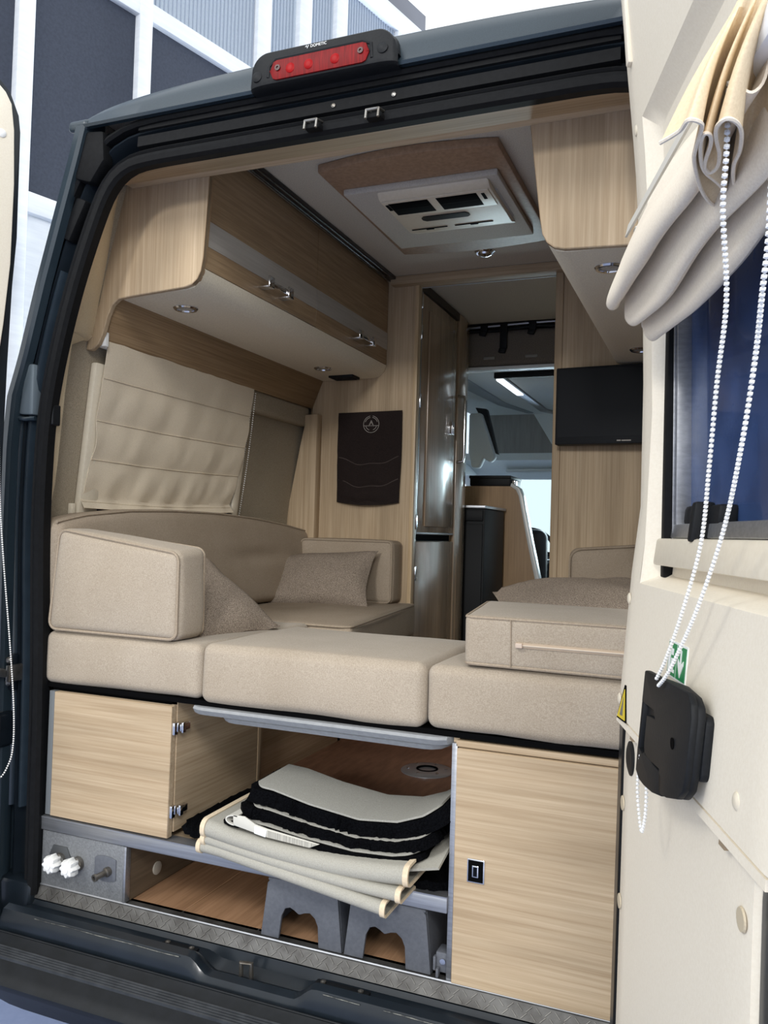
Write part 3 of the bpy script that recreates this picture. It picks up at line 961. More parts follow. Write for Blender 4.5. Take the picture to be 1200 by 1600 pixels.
# ================================================================== LEFT BLIND
lb = thing('roman_blind', 'beige roman blind hanging over the left side window', 'blind', (-.84, .57, 1.54))
rows = []
for i in range(49):
    t = i / 48
    z = 2.010 - .462 * t
    row = []
    for j in range(49):
        s = j / 48
        y = .191 + (0.762 - .035 * max(0, t - .35) / .65 - .022 * math.sin(9.0 * t) * max(0, t - .4)) * s
        y += (.010 * math.sin(t * 12.6) * t) * (1 - s)
        if t > .9:
            y += -.02 * (t - .9) / .1 * (s < .03)
        seam = (t * 4.2) % 1.0
        belly = .005 * math.sin(math.pi * seam) * (1 if t > .2 else .2)
        wr = .007 * noise.noise(Vector((s * 11 + t * 2.5, t * 3.2, 1.7))) * (.15 + .9 * t) + .004 * noise.noise(Vector((s * 22 + t * 4, t * 5, 5.1))) * t * math.sin(math.pi * seam)
        sag = .012 * t * math.sin(math.pi * s)
        row.append((-.802 - .066 * t + belly + wr + .02 * (1 if t > .94 else 0) * (t - .94) / .06, y, z - sag * .6 + .012 * t * s))
    rows.append(row)
mk('cloth', M().sheet(rows, .002), BLIND, lb, smooth=True)
for k in (1, 2, 3, 4):
    i = int(round(k * 48 / 4.2))
    if i < 48:
        mk('seam', M().tube([(p[0] + .0035, p[1], p[2]) for p in rows[i]], .0012, 5), BLIND, lb)
mk('headrail', M().box(-.822, -.806, .178, .95, 1.985, 2.004), WHITEPL, lb, 0.003)
mk('end_bracket', M().box(-.813, -.790, .166, .180, 1.985, 2.024), WHITEPL, lb, 0.002)
mk('bottom_bracket', M().box(-.882, -.868, .150, .165, 1.53, 1.56), CREAMP, lb, 0.002)
b = M()
for i in range(60):
    t = i / 59
    ico(b, (-.800 - .075 * t, .962 + .03 * t + .008 * math.sin(3 * t), 1.99 - .46 * t), .0024)
    ico(b, (-.806 - .075 * t, .957 + .022 * t, 1.99 - .46 * t), .0024)
mk('bead_cord', b, WHITEPL, lb, smooth=True, kind='stuff')

# ================================================================== POCKET ORGANISER ON THE PARTITION
po = thing('pocket_organiser', 'dark brown cloth organiser with round emblem hanging on the oak partition', 'organiser', (-.535, PY, 1.61))
rows = []
for i in range(25):
    t = i / 24
    row = []
    for j in range(25):
        s = j / 24
        puff = .006 + .020 * max(0, math.sin(math.pi * s)) * max(0, (t - .45) / .55) + .004 * noise.noise(Vector((s * 6, t * 7, 3)))
        row.append((-.676 + .272 * s + .004 * math.sin(t * 5) * (s - .5) * 2 * t, PY - puff - .003, 1.980 - .357 * t - .012 * t * math.sin(math.pi * s) + .004 * s * (1 - t)))
    rows.append(row)
mk('backing', M().sheet(rows, .003), POUCH, po, smooth=True)
for (t0, t1, sag, d) in ((.50, .80, .030, .018), (.75, 1.0, .03, .026)):
    pr = []
    for i in range(9):
        q = i / 8
        row = []
        for j in range(25):
            s = j / 24
            z = 1.980 - .357 * (t0 + (t1 - t0) * q) - sag * math.sin(math.pi * s) * (1 - q) + .004 * math.sin(s * 14)
            row.append((-.668 + .256 * s, PY - .012 - d * math.sin(math.pi * s) ** .7 * (.6 + .4 * math.sin(math.pi * q)) - .004 * noise.noise(Vector((s * 9, q * 4, t0 * 9))), z))
        pr.append(row)
    pk = mk('pocket', M().sheet(pr, .002), POUCH, po, smooth=True)
    mk('hem', M().tube([(p[0], p[1] - .001, p[2]) for p in pr[0]], .0022, 5), mat('hem_brown', (70, 60, 56), rough=0.9), pk)
em = M()
ec = (-.532, PY - .0145, 1.932)


def ering(r, a0=0, a1=360, w=.0010):
    n = 28
    em.tube([(ec[0] + r * math.cos(math.radians(a0 + (a1 - a0) * k / n)), ec[1], ec[2] + r * math.sin(math.radians(a0 + (a1 - a0) * k / n))) for k in range(n + 1)], w, 5)


ering(.033, 100, 260)
ering(.033, -80, 80)
ering(.033, 262, 278)
ering(.027, 20, 80)
ering(.027, 100, 160)
ering(.024, 200, 250)
ering(.024, 290, 340)
for r in (.008, .013):
    em.tube([(ec[0] + r * math.cos(a), ec[1], ec[2] + r * math.sin(a) * 1.15) for a in (math.pi / 2, math.pi * 7 / 6, math.pi * 11 / 6, math.pi / 2)], .0010, 5)
em.tube([(ec[0] - .033, ec[1], ec[2] - .006), (ec[0] - .012, ec[1], ec[2] - .006)], .001, 5)
em.tube([(ec[0] + .012, ec[1], ec[2] - .006), (ec[0] + .033, ec[1], ec[2] - .006)], .001, 5)
mk('emblem', em, EMBL, po, label='round silver embroidered emblem with a triangle')

# ================================================================== TELEVISION
tv = thing('television', 'black flat television on the partition beside the aisle', 'television', (.45, 1.34, 1.83))


def tvx(x, y, z):
    a = math.radians(-4)
    return (.205 + x * math.cos(a) - y * math.sin(a), 1.36 + x * math.sin(a) + y * math.cos(a), z)


mk('casing', M(tvx).box(0, .50, -.030, .02, 1.834, 2.106), BLKPL, tv, 0.004)
mk('screen', M(tvx).box(.010, .490, -.0315, -.028, 1.860, 2.097), SCREEN, tv)
mk('logo', M(tvx).box(.215, .228, -.0313, -.030, 1.843, 1.847).box(.231, .262, -.0313, -.030, 1.843, 1.8465), EMBL, tv)
mk('wall_arm', M(tvx).box(.20, .30, .02, .06, 1.93, 2.03), BLKPL, tv, 0.003)

# ================================================================== WASHROOM UNIT, KITCHEN, CAB
XB = -.352
wr = thing('tall_cabinet', 'tall gloss oak washroom unit beside the aisle with two doors', 'cabinet', (-.57, 1.80, FLOOR_Z))
mk('body', M().box(-.82, XB - .016, 1.434, 2.14, FLOOR_Z, 2.50), W_KITCH, wr)
mk('jamb', M().box(XB - .016, XB, 1.436, 1.452, FLOOR_Z, 2.50), W_GLOSS, wr, 0.002)
mk('corner_post', M().prism([(XB - .016, 1.952), (XB + .002, 1.952), (XB + .004, 2.05), (XB - .004, 2.12), (XB - .016, 2.14)], 'z', FLOOR_Z, 2.50), W_GLOSS, wr, 0.004)
d = mk('door', M().box(XB - .016, XB - .004, 1.456, 1.944, 1.505, 2.462), W_GLOSS, wr, 0.003)
mk('door_frame', M().box(XB - .004, XB - .001, 1.456, 1.944, 1.505, 1.512).box(XB - .004, XB - .001, 1.456, 1.462, 1.505, 2.462), ALU, d, 0.001)
mk('inset_panel', M().box(XB - .004, XB + .004, 1.545, 1.905, 1.535, 2.408), W_GLOSS, d, 0.004)
mk('lock', M().box(XB + .004, XB + .010, 1.852, 1.864, 1.945, 2.0).box(XB + .004, XB + .010, 1.872, 1.882, 1.945, 2.0), CHROME, d, 0.001)
mk('handle', M().tube([(XB, 1.958, 2.128), (XB + .03, 1.958, 2.125), (XB + .034, 1.958, 2.105), (XB + .034, 1.958, 1.855), (XB + .03, 1.958, 1.835), (XB, 1.958, 1.832)], .007, 10), CHROME, wr, smooth=True)
d2 = mk('door', M().box(XB - .016, XB - .002, 1.456, 1.944, FLOOR_Z + .05, 1.475), W_GLOSS, wr, 0.003)
mk('gap_recess', M().box(XB - .02, XB - .006, 1.456, 1.90, 1.477, 1.503), BLACK, wr)
mk('finger_groove', M().box(XB + .002, XB + .0035, 1.985, 1.992, .70, 1.42), mat('groove_oak', (178, 148, 116), rough=0.3), wr)
for z in (2.42, 2.30, 2.03, 1.55, 1.35):
    mk('hinge', M().box(XB - .004, XB + .005, 1.444, 1.456, z - .028, z + .028), CHROME, wr, 0.002)
mk('top_shadow_strip', M().box(XB - .016, XB + .001, 1.456, 1.95, 2.468, 2.50), mat('strip_shadow', (64, 54, 46), rough=0.6), wr)  # dark strip standing in for the shadow above the door

fr = thing('fridge', 'black compressor fridge built in ahead of the washroom unit', 'fridge', (-.5, 2.36, FLOOR_Z))
mk('cabinet', M().box(-.80, -.276, 2.19, 2.56, FLOOR_Z, 1.632), BLKPL, fr, 0.004)
mk('door', M().box(-.79, -.284, 2.180, 2.19, FLOOR_Z + .06, 1.56), BLKPL, fr, 0.003)
mk('control_strip', M().box(-.79, -.284, 2.176, 2.19, 1.575, 1.625), BLKPL, fr, 0.002)
mk('top_strip', M().box(-.81, -.270, 2.172, 2.58, 1.634, 1.648), ALU, fr, 0.002)
kp = thing('kitchen_unit', 'oak kitchen end panel with slanted pale edge beyond the fridge', 'cabinet', (-.45, 2.7, FLOOR_Z))
mk('end_panel', M().prism([(-.80, FLOOR_Z), (-.05, FLOOR_Z), (-.109, 1.26), (-.158, 1.47), (-.21, 1.715), (-.225, 1.745), (-.255, 1.765), (-.80, 1.765)], 'y', 2.60, 2.63), W_KITCH, kp)
mk('edge_band', M().prism([(-.05, FLOOR_Z), (-.028, FLOOR_Z), (-.087, 1.26), (-.136, 1.47), (-.190, 1.715), (-.208, 1.755), (-.25, 1.782), (-.255, 1.765), (-.225, 1.745), (-.21, 1.715), (-.158, 1.47), (-.109, 1.26)], 'y', 2.592, 2.66), mat('pale_edge', (206, 208, 208), rough=0.3), kp, 0.002)
mk('carcass', M().prism([(-.80, FLOOR_Z), (-.06, FLOOR_Z), (-.24, 1.70), (-.80, 1.70)], 'y', 2.63, 2.66), W_KITCH, kp)
tr = thing('storage_tray', 'flat black box lying on top of the kitchen panel', 'box', (-.36, 2.72, 1.765))
mk('tray', M().box(-.48, -.262, 2.62, 2.86, 1.767, 1.818), BLKPL, tr, 0.006)
mk('rim', M().box(-.484, -.258, 2.616, 2.864, 1.806, 1.822), BLKPL, tr, 0.004)
mk('clip', M().rbox((-.25, 2.66, 1.785), (.012, .02, .016), .006), CHROME, tr, smooth=True)

# cab surround: structure
cb = struct('wall_cab', 'pale grey cab lining beyond the aisle', 'wall', (0, 3.4, FLOOR_Z))
mk('cab_beam', M().rbox((0, 2.235, 2.392), (.73, .045, .088), .03), CABDARK, cb, smooth=True)
for x in (-.275, -.075, .13):
    mk('beam_recess', M().rbox((x, 2.188, 2.345), (.028, .004, .007), .003), mat('recess_grey', (140, 138, 134), rough=0.6), cb, smooth=True)
mk('void_lid', M().box(-.68, .68, 2.12, 2.36, 2.517, 2.53), CABDARK, cb)  # lid added over the gap to stop light leaking in
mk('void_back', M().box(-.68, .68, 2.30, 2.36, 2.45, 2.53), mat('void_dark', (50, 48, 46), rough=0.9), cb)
mk('cab_headliner', M().prism([(2.25, 2.304), (3.70, 2.296), (3.72, 2.33), (2.25, 2.34)], 'x', -.77, .77), CABGREY, cb)
mk('headliner_edge', M().box(-.76, .76, 2.19, 2.262, 2.292, 2.306), ALUW, cb, 0.004)
mk('hatch', M().prism([(-.235, 2.34), (.60, 2.34), (.60, 3.58), (-.16, 3.58), (-.235, 3.40)], 'z', 2.284, 2.30), CABGREY, cb, 0.004)
mk('hatch_frame', M().prism([(-.285, 2.335), (-.238, 2.335), (-.238, 3.40), (-.165, 3.575), (-.21, 3.60), (-.285, 3.44)], 'z', 2.276, 2.302), ALU, cb, 0.003)
mk('hatch_rear_frame', M().box(-.285, .60, 2.318, 2.338, 2.274, 2.302), BLKPL, cb, 0.003)
mk('bright_strip', M().box(-.280, -.245, 2.345, 2.80, 2.268, 2.277), mat('strip_glow', (240, 246, 250), rough=0.4, emit=1.2), cb)  # bright reflection painted as glow beside the hatch, not a lamp
mk('headliner_groove', M().prism([(-.56, 2.30), (-.46, 2.30), (-.44, 3.2), (-.36, 3.60), (-.40, 3.60), (-.50, 3.25)], 'z', 2.292, 2.303), mat('cab_mid_grey', (150, 160, 168), rough=0.7), cb)
mk('front_panel', M().box(-.80, .80, 3.67, 3.70, 2.035, 2.30), mat('cab_panel_grey', (150, 150, 150), rough=0.7, rgb2=(136, 136, 136), scale=(40, 40, 4)), cb)
mk('front_panel_insert', M().prism([(-.37, 2.296), (.9, 2.296), (.9, 2.10), (-.25, 2.10)], 'y', 3.66, 3.671), CABGREY, cb)
rows = []
for x in np.linspace(-.9, .9, 13):
    rows.append([(x, 3.66, 2.045), (x, 3.66, 2.0), (x, 3.78, 1.985), (x, 3.95, 1.955), (x, 4.10, 1.92), (x, 4.12, 1.95), (x, 3.8, 2.05)])
mk('front_header', M().grid(rows), CABGREY, cb, smooth=True)
mk('sun_visor', M().rbox((-.30, 3.98, 1.945), (.30, .10, .010), .008, warp=lambda a, b, c: (a, b, c - (b - 3.98) * .22 - .012)), CABGREY, cb, smooth=True)
for sx in (-1, 1):
    mk('cab_side_lower', M().box(*sorted((sx * .88, sx * .96)), 2.3, 4.8, .5, 1.34), CABGREY, cb)
    mk('cab_side_upper', M().prism([(2.3, 1.90), (3.95, 1.92), (4.12, 1.95), (4.12, 2.34), (2.3, 2.34)], 'x', *sorted((sx * .84, sx * .96))), CABGREY, cb)
    mk('side_pillar', M().box(*sorted((sx * .85, sx * .96)), 2.28, 3.05, 1.30, 1.95), CABGREY, cb)
    mk('front_pillar', M().prism([(4.08, 1.95), (4.16, 1.95), (4.86, 1.30), (4.74, 1.30)], 'x', *sorted((sx * .84, sx * .96))), CABGREY, cb)
wg = struct('window_2', 'bright windscreen of the cab', 'window', (0, 4.4, 1.3))
mk('pane', M().prism([(4.12, 1.95), (4.128, 1.95), (4.80, 1.30), (4.79, 1.30)], 'x', -.86, .86), GLASS, wg)
db = thing('dashboard', 'dark dashboard with steering wheel under the windscreen', 'dashboard', (-.2, 4.3, 1.0))
mk('top_pad', M().prism([(3.95, .62), (3.98, 1.30), (4.08, 1.385), (4.25, 1.40), (4.8, 1.34), (4.8, .62)], 'x', -.88, .88), DASH, db, 0.02)
mk('trim_bar', M().box(-.60, .5, 3.90, 3.98, 1.335, 1.36), mat('dash_grey', (120, 128, 136), rough=0.5), db, 0.006)
whl = M()
for k in range(33):
    pass
wc = Vector((-.42, 3.72, 1.40))
ring = []
for k in range(32):
    a = 2 * math.pi * k / 32
    ring.append((wc.x + .19 * math.cos(a), wc.y + .19 * math.sin(a) * .55, wc.z + .19 * math.sin(a) * .83))
mk('steering_wheel', M().tube(ring, .014, 8, closed=True).box(-.60, -.24, 3.70, 3.72, 1.385, 1.415), DASH, db, smooth=True)
# driver's seat seen past the slanted panel
se = thing('driver_chair', 'dark cab seat glimpsed under the windscreen', 'chair', (-.45, 3.2, FLOOR_Z))
mk('backrest', M().rbox((-.40, 3.22, 1.25), (.22, .07, .30), .05), DASH, se, smooth=True)
mk('cushion', M().rbox((-.40, 3.42, .98), (.22, .22, .07), .05), DASH, se, smooth=True)
mk('pedestal', M().box(-.55, -.25, 3.25, 3.6, FLOOR_Z, .92), DASH, se, 0.01)
# folded cab screen and black strap
fs = thing('cab_screen', 'pale grey folded window screen hanging at the left of the cab', 'screen', (-.6, 3.1, 1.95))
mk('folded_flap', M().prism([(-.62, 2.22), (-.55, 2.22), (-.49, 2.05), (-.46, 1.96), (-.49, 1.93), (-.53, 1.96), (-.555, 1.90), (-.60, 1.90), (-.62, 2.0)], 'y', 3.05, 3.12), CABGREY, fs, 0.012)
mk('dark_edge', M().prism([(-.60, 2.26), (-.53, 2.25), (-.475, 2.05), (-.455, 1.98), (-.475, 1.99), (-.51, 2.10)], 'y', 3.10, 3.15), DASH, fs, 0.006)
mk('rolled_end', M().rbox((-.70, 3.0, 2.14), (.06, .05, .07), .03), ALUW, fs, smooth=True)
for x, zt, zb_ in ((-.30, 2.50, 2.47), (-.205, 2.505, 2.385), (-.07, 2.51, 2.465)):
    s = M().box(x - .017, x + .017, 2.168, 2.184, zb_, zt)
    s.prism([(x - .017, zb_), (x + .017, zb_), (x + .008, zb_ - .025), (x - .022, zb_ - .02)], 'y', 2.160, 2.178)
    tag(mk('strap', s, BLKPL, None, 0.003), 'black strap hanging over the cab beam, %s' % {-.30: 'leftmost by the washroom unit', -.205: 'longest one in the middle', -.07: 'rightmost short one'}[x], 'strap', 'straps over the cab beam')
rp = thing('curtain_rod', 'thin pale rod and dark cables above the cab beam', 'rod', (-.1, 2.18, 2.48))
mk('rod', M().tube([(-.40, 2.185, 2.492), (-.1, 2.185, 2.500), (.25, 2.185, 2.502)], .007, 8), ALU, rp, smooth=True)
mk('cable', M().tube([(-.40, 2.19, 2.476), (-.25, 2.19, 2.474), (-.05, 2.19, 2.487), (.02, 2.19, 2.481), (.25, 2.19, 2.486)], .008, 8), BLKPL, rp, smooth=True)

# ================================================================== SEATING
ZS = 1.112
def piped(parent, pts, r=.0035, material=None, name='piping'):
    mk(name, M().tube(pts, r, 6, closed=True), material or FAB_PIPE, parent, smooth=True)


def rect_loop(c, hx, hy, rr, n=5):
    out = []
    for cx, cy, a0 in ((hx - rr, hy - rr, 0), (-hx + rr, hy - rr, 90), (-hx + rr, -hy + rr, 180), (hx - rr, -hy + rr, 270)):
        for k in range(n + 1):
            a = math.radians(a0 + 90 * k / n)
            out.append((cx + rr * math.cos(a), cy + rr * math.sin(a)))
    return out


def tagc(o, label, cat='cushion', group=None):
    return tag(o, label, cat, group)


def crinkle(amp, f, seed):
    def w(x, y, z):
        q = amp * noise.noise(Vector((x * f, y * f, z * f + seed)))
        return (x + q * .4, y + q * .6, z + q)
    return w


tagc(mk('seat_cushion', M().rbox((-.569, .272, ZS + .063), (.230, .272, .063), .020, (.004, .006, .005), 4, 8, crinkle(.005, 6, 1)), FAB, smooth=True),
     'beige seat cushion at the left of the bed front, under the box bolster', group='bed seat cushions')
tagc(mk('seat_cushion', M().rbox((-.066, .215, ZS + .064), (.2685, .224, .065), .022, (.003, .008, .006), 4, 9, crinkle(.005, 6, 5)), FAB, smooth=True),
     'wide beige seat cushion in the middle of the bed front', group='bed seat cushions')
tagc(mk('seat_cushion', M().rbox((.503, .262, ZS + .066), (.2975, .268, .066), .022, (.003, .007, .005), 4, 9, crinkle(.005, 6, 9)), FAB, smooth=True),
     'beige seat cushion at the right of the bed front, under the zipped bolster', group='bed seat cushions')


def seat_poly_warp(x, y, z):
    # seat gets wider towards the rear of the van
    f = (x + .80) / .47
    w = np.interp(y, [.5, .75, 1.1, 1.41], [.60, .545, .50, .475])
    return (-.80 + f * w, y, z + .004 * noise.noise(Vector((x * 5, y * 5, 3))))


sc = thing('seat_cushion', 'taupe long seat cushion along the left wall, ending at the partition', 'cushion', (-.56, .95, ZS), 'bed seat cushions')
mk('pad', M().rbox((-.565, .978, ZS + .062), (.235, .425, .062), .022, (.0, .0, .010), 4, 9, seat_poly_warp), FAB_BACK, sc, smooth=True)
piped(sc, [seat_poly_warp(-.565 + a, .978 + b, ZS + .121) for a, b in rect_loop(0, .233, .423, .03)])
# bench boxes that carry the seats
for sx, lab in ((-1, 'left'), (1, 'right')):
    bx = M().box(*sorted((sx * .37, sx * .88)), 1.08 if sx < 0 else .565, PY - .002, FLOOR_Z, ZS - .004)
    tag(mk('bench_base', bx, W_KITCH), 'oak bench base under the %s long seat' % lab, 'bench')
# long curved back cushion on the left wall
bc = thing('back_cushion', 'long taupe back cushion with an arched top along the left wall', 'cushion', (-.83, .7, ZS + .12))


def back_warp(x, y, z):
    top = np.interp(y, [0, .118, .3, .5, .75, .99, 1.2, 1.41], [1.508, 1.532, 1.550, 1.557, 1.557, 1.546, 1.528, 1.503])
    f = (z - 1.24) / .30
    zz = 1.24 + f * (top - 1.24)
    dimp = -.016 * math.exp(-(((y - .98) / .16) ** 2 + ((zz - 1.41) / .022) ** 2))
    return (x - .03 * f + (dimp if x > -.84 else 0) + .004 * noise.noise(Vector((y * 4, z * 6, 2))), y, zz)


mk('pad', M().rbox((-.800, .708, 1.39), (.046, .696, .15), .030, (.012, 0, 0), 4, 16, back_warp), FAB_BACK, bc, smooth=True)
mk('piping', M().tube([back_warp(-.764, y, 1.536) for y in np.linspace(.02, 1.39, 40)], .0035, 6), FAB_PIPE, bc, smooth=True)
# arm cushion against the partition
am = thing('arm_cushion', 'taupe box cushion standing against the oak partition', 'cushion', (-.58, 1.35, ZS + .12))
mk('pad', M().rbox((-.585, 1.352, 1.357), (.197, .052, .119), .020, (.004, .008, .004), 4, 7), FAB_BACK, am, smooth=True)
for yy in (1.302, 1.402):
    piped(am, [(-.585 + a, yy, 1.357 + b) for a, b in rect_loop(0, .193, .115, .02)])
# right hand back cushion on the partition and wall
rb = thing('back_cushion', 'taupe upholstered panel on the partition below the television', 'cushion', (.53, 1.37, 1.2))


def rbw(x, y, z):
    return (x, y, z + max(0, z - 1.3) * .16 * (x - .26) / .3)


mk('pad', M().rbox((.535, 1.368, 1.33), (.275, .036, .140), .03, (0, .006, 0), 5, 7, rbw), FAB_BACK, rb, smooth=True)
piped(rb, [rbw(.535 + a, 1.335, 1.33 + b) for a, b in rect_loop(0, .270, .135, .04)])
# left box bolster
bo = thing('box_bolster', 'upright beige box cushion with piping at the left rear corner', 'cushion', (-.59, .045, 1.24))


def bow(x, y, z):
    f = (z - 1.24) / .25
    fx = (x + .785) / .383
    top = 1.495 - .050 * fx + .10 * (y + .005) * fx
    zz = 1.240 + f * (top - 1.240)
    q = .003 * noise.noise(Vector((x * 7, y * 7, z * 7)))
    return (x + .012 * (f - .3) * (1 - fx) + q, y + .012 * f * (1 - fx) + q, zz)


mk('pad', M().rbox((-.5935, .050, 1.365), (.1915, .055, .125), .022, (.006, .010, .004), 4, 8, bow), FAB, bo, smooth=True)
for yy in (-.001, .101):
    piped(bo, [bow(-.5935 + a, yy, 1.365 + b) for a, b in rect_loop(0, .187, .121, .022)])
# right bolster with zipper
bz = thing('box_bolster', 'flat beige box cushion with a zip lying on the right seat', 'cushion', (.52, .19, 1.245))


def bzw(x, y, z):
    q = .003 * noise.noise(Vector((x * 6, y * 6, z * 6 + 4)))
    return (x - .15 * y + q, y - .035 * (x - .28) + q, z)


mk('pad', M().rbox((.535, .195, 1.297), (.253, .195, .050), .012, (.003, .004, .004), 4, 8, bzw), FAB, bz, smooth=True)
for zz in (1.251, 1.343):
    piped(bz, [bzw(.535 + a, .195 + b, zz) for a, b in rect_loop(0, .251, .193, .014)])
zp = M().box(0, 0, 0, 0, 0, 0)
zp = M(bzw).box(.385, .75, -.0065, .002, 1.2905, 1.3005)
zo = mk('zip_tape', zp, mat('zip_tape_beige', (186, 166, 144), rough=0.9), bz, 0.001)
mk('zip_teeth', M().tube([bzw(.385, -.0075, 1.2955), bzw(.75, -.0075, 1.2955)], .0018, 6), mat('zip_teeth_grey', (206, 190, 170), rough=0.5), zo)
mk('zip_pull', M().rbox(bzw(.392, -.009, 1.295), (.007, .003, .005), .002), mat('zip_pull_pink', (204, 184, 166), rough=0.5), zo, smooth=True)
mk('seam', M().tube([bzw(.375, -.0035, z) for z in np.linspace(1.252, 1.342, 8)], .0015, 5), FAB_PIPE, bz)


def pillow(name, label, c, half, thick, rot, seed, group='scatter pillows'):
    n = 22
    R = Matrix.Rotation(math.radians(rot[2]), 3, 'Z') @ Matrix.Rotation(math.radians(rot[1]), 3, 'Y') @ Matrix.Rotation(math.radians(rot[0]), 3, 'X')
    vs = {}
    V, Fc = [], []

    def vid(i, j, side):
        edge = i in (0, n) or j in (0, n)
        key = (i, j, 0 if edge else side)
        if key in vs:
            return vs[key]
        x, y = 2 * i / n - 1, 2 * j / n - 1
        px = x * (1 - .10 * (1 - y * y))
        py = y * (1 - .10 * (1 - x * x))
        h = thick * (max(0, (1 - x * x) * (1 - y * y)) ** .42)
        w = .09 * thick * noise.noise(Vector((x * 2.2, y * 2.2, seed + side)))
        cr = .10 * thick * math.sin(6 * (x + y) + seed) * (x * x * y * y) ** .4
        p = R @ Vector((px * half[0], py * half[1], (side * h + w + cr)))
        vs[key] = len(V)
        V.append((c[0] + p.x, c[1] + p.y, c[2] + p.z))
        return vs[key]
    for side in (1, -1):
        for i in range(n):
            for j in range(n):
                q = (vid(i, j, side), vid(i + 1, j, side), vid(i + 1, j + 1, side), vid(i, j + 1, side))
                Fc.append(q if side > 0 else q[::-1])
    m = M().add(V, Fc)
    o = mk(name, m, TWEED, None, smooth=True)
    return tag(o, label, 'pillow', group)


pillow('scatter_pillow', 'grey brown tweed pillow half hidden behind the upright box cushion', (-.520, .255, 1.312), (.170, .145, .055), .056, (8, 30, -12), 1.0)
pillow('scatter_pillow', 'grey brown tweed pillow leaning in the far corner of the left seat', (-.618, 1.165, 1.325), (.205, .125, .06), .060, (52, -4, 4), 4.0)
pillow('scatter_pillow', 'grey brown tweed pillow behind the zipped cushion on the right', (.44, .64, 1.305), (.24, .22, .08), .085, (12, -3, 20), 7.0)

# ================================================================== REAR STORAGE
bd = thing('bed_board', 'grey plastic edged slide-out table under the middle seat cushion', 'table', (-.05, .2, 1.07))
rim = []
for (x0, x1, z0, z1, y0) in ((-.372, .272, 1.083, 1.1, -.012), (-.30, .25, 1.068, 1.084, .004)):
    n = 14
    sec = []
    for x in np.linspace(x0, x1, 33):
        k = min(1, min(x - x0, x1 - x) / .05)
        k = math.sqrt(max(0, 1 - (1 - k) ** 2))
        sec.append([(x, .40, z1), (x, y0 + .06 * (1 - k), z1), (x, y0 - .006 * k + .06 * (1 - k), (z0 * .3 + z1 * .7)), (x, y0 + .004 + .06 * (1 - k), z0 + .004 * (1 - k)), (x, .40, z0)])
    mk('edge' if z1 > 1.09 else 'lower_edge', M().grid(sec), TRAYPL, bd, smooth=True)
mk('black_underlay', M().box(-.79, .79, .004, .45, 1.1005, 1.1115), BLACK, bd)
bdl = M().box(-.345, .255, .02, .42, 1.085, 1.098)
mk('board', bdl, TRAYPL, bd)

lc = thing('storage_cabinet', 'left oak storage cabinet under the bed with side hinges', 'cabinet', (-.585, .2, .79))
mk('door', M().box(-.757, -.410, -.004, .014, .790, 1.092), W_OAKX, lc, 0.0015, bseg=1)
mk('side_strip', M().box(-.776, -.760, .0, .02, .79, 1.092), mat('strip_grey', (110, 114, 116), rough=0.5), lc, 0.001)
mk('side_panel', M().box(-.425, -.408, .017, .385, .80, 1.098), W_OAKY, lc)
mk('post', M().box(-.430, -.406, .385, .405, .80, 1.098), W_OAKZ, lc, 0.001)
mk('rear_panel', M().box(-.445, -.430, .405, 1.06, .80, 1.098), W_OAKY, lc)
mk('top', M().box(-.78, -.41, .017, .40, 1.092, 1.099), BLACK, lc)
for z in (1.040, .850):
    h = M().box(-.409, -.401, -.002, .012, z - .014, z + .014).box(-.408, -.396, .016, .052, z - .008, z + .008).box(-.402, -.392, .018, .030, z - .012, z + .012)
    mk('hinge', h, CHROME, lc, 0.0015)
mk('back', M().box(-.88, -.43, .95, .97, FLOOR_Z, 1.098), W_KITCH, lc)

rc = thing('storage_cabinet', 'right oak storage cabinet with a tall door and push lock', 'cabinet', (.53, .25, .62))
dr = mk('door', M().box(.274, .765, -.006, .012, .622, 1.082), W_OAKX, rc, 0.0015, bseg=1)
mk('top_strip', M().box(.270, .770, .0, .020, 1.084, 1.096), W_OAKX, rc, 0.001)
lk = mk('lock', M().box(.302, .337, -.0085, -.004, .826, .872), CHROME, dr, 0.001)
mk('lock_inset', M().box(.3045, .3345, -.0095, -.006, .8285, .8695), BLACK, dr)
mk('lock_button', M().box(.313, .326, -.0125, -.009, .838, .861), CHROME, dr, 0.001)
mk('lock_button_face', M().box(.3155, .3235, -.0135, -.012, .8405, .8585), SCREEN, dr)
mk('side_panel', M().box(.262, .274, .012, .56, .62, 1.098), W_OAKY, rc)
mk('edge_post', M().box(.262, .2735, .0, .014, .622, 1.09), ALU, rc, 0.001)
mk('carcass', M().box(.274, .88, .30, .56, .62, 1.098), W_KITCH, rc)

sh = thing('storage_shelf', 'raised storage floor with a brushed aluminium front edge', 'shelf', (-.1, .5, .754))
mk('front_edge', M().box(-.785, .262, -.006, .010, .754, .785), ALU, sh, 0.0015)
mk('front_lip', M().box(-.785, .262, -.007, .030, .7835, .7865), ALU, sh)
mk('board', M().box(-.785, .262, .010, 1.06, .762, .783), W_OAKX, sh)
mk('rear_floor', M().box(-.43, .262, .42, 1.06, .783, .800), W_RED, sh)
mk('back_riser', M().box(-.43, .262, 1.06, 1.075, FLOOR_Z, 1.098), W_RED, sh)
ds = thing('table_base', 'round steel table leg socket on the raised storage floor', 'flange', (-.045, .759, .80))
mk('flange', M().lathe([(.078, 0), (.078, .003), (.070, .0065), (.034, .0075), (.033, .004)], (-.045, .759, .8005), (0, 0, 1), 40), mat('flange_steel', (172, 174, 178), rough=0.3, metal=0.5), ds, smooth=True)
mk('socket', M().lathe([(.032, 0), (.032, .009), (.028, .009), (.028, .002)], (-.045, .759, .8005), (0, 0, 1), 32), BLACK, ds)
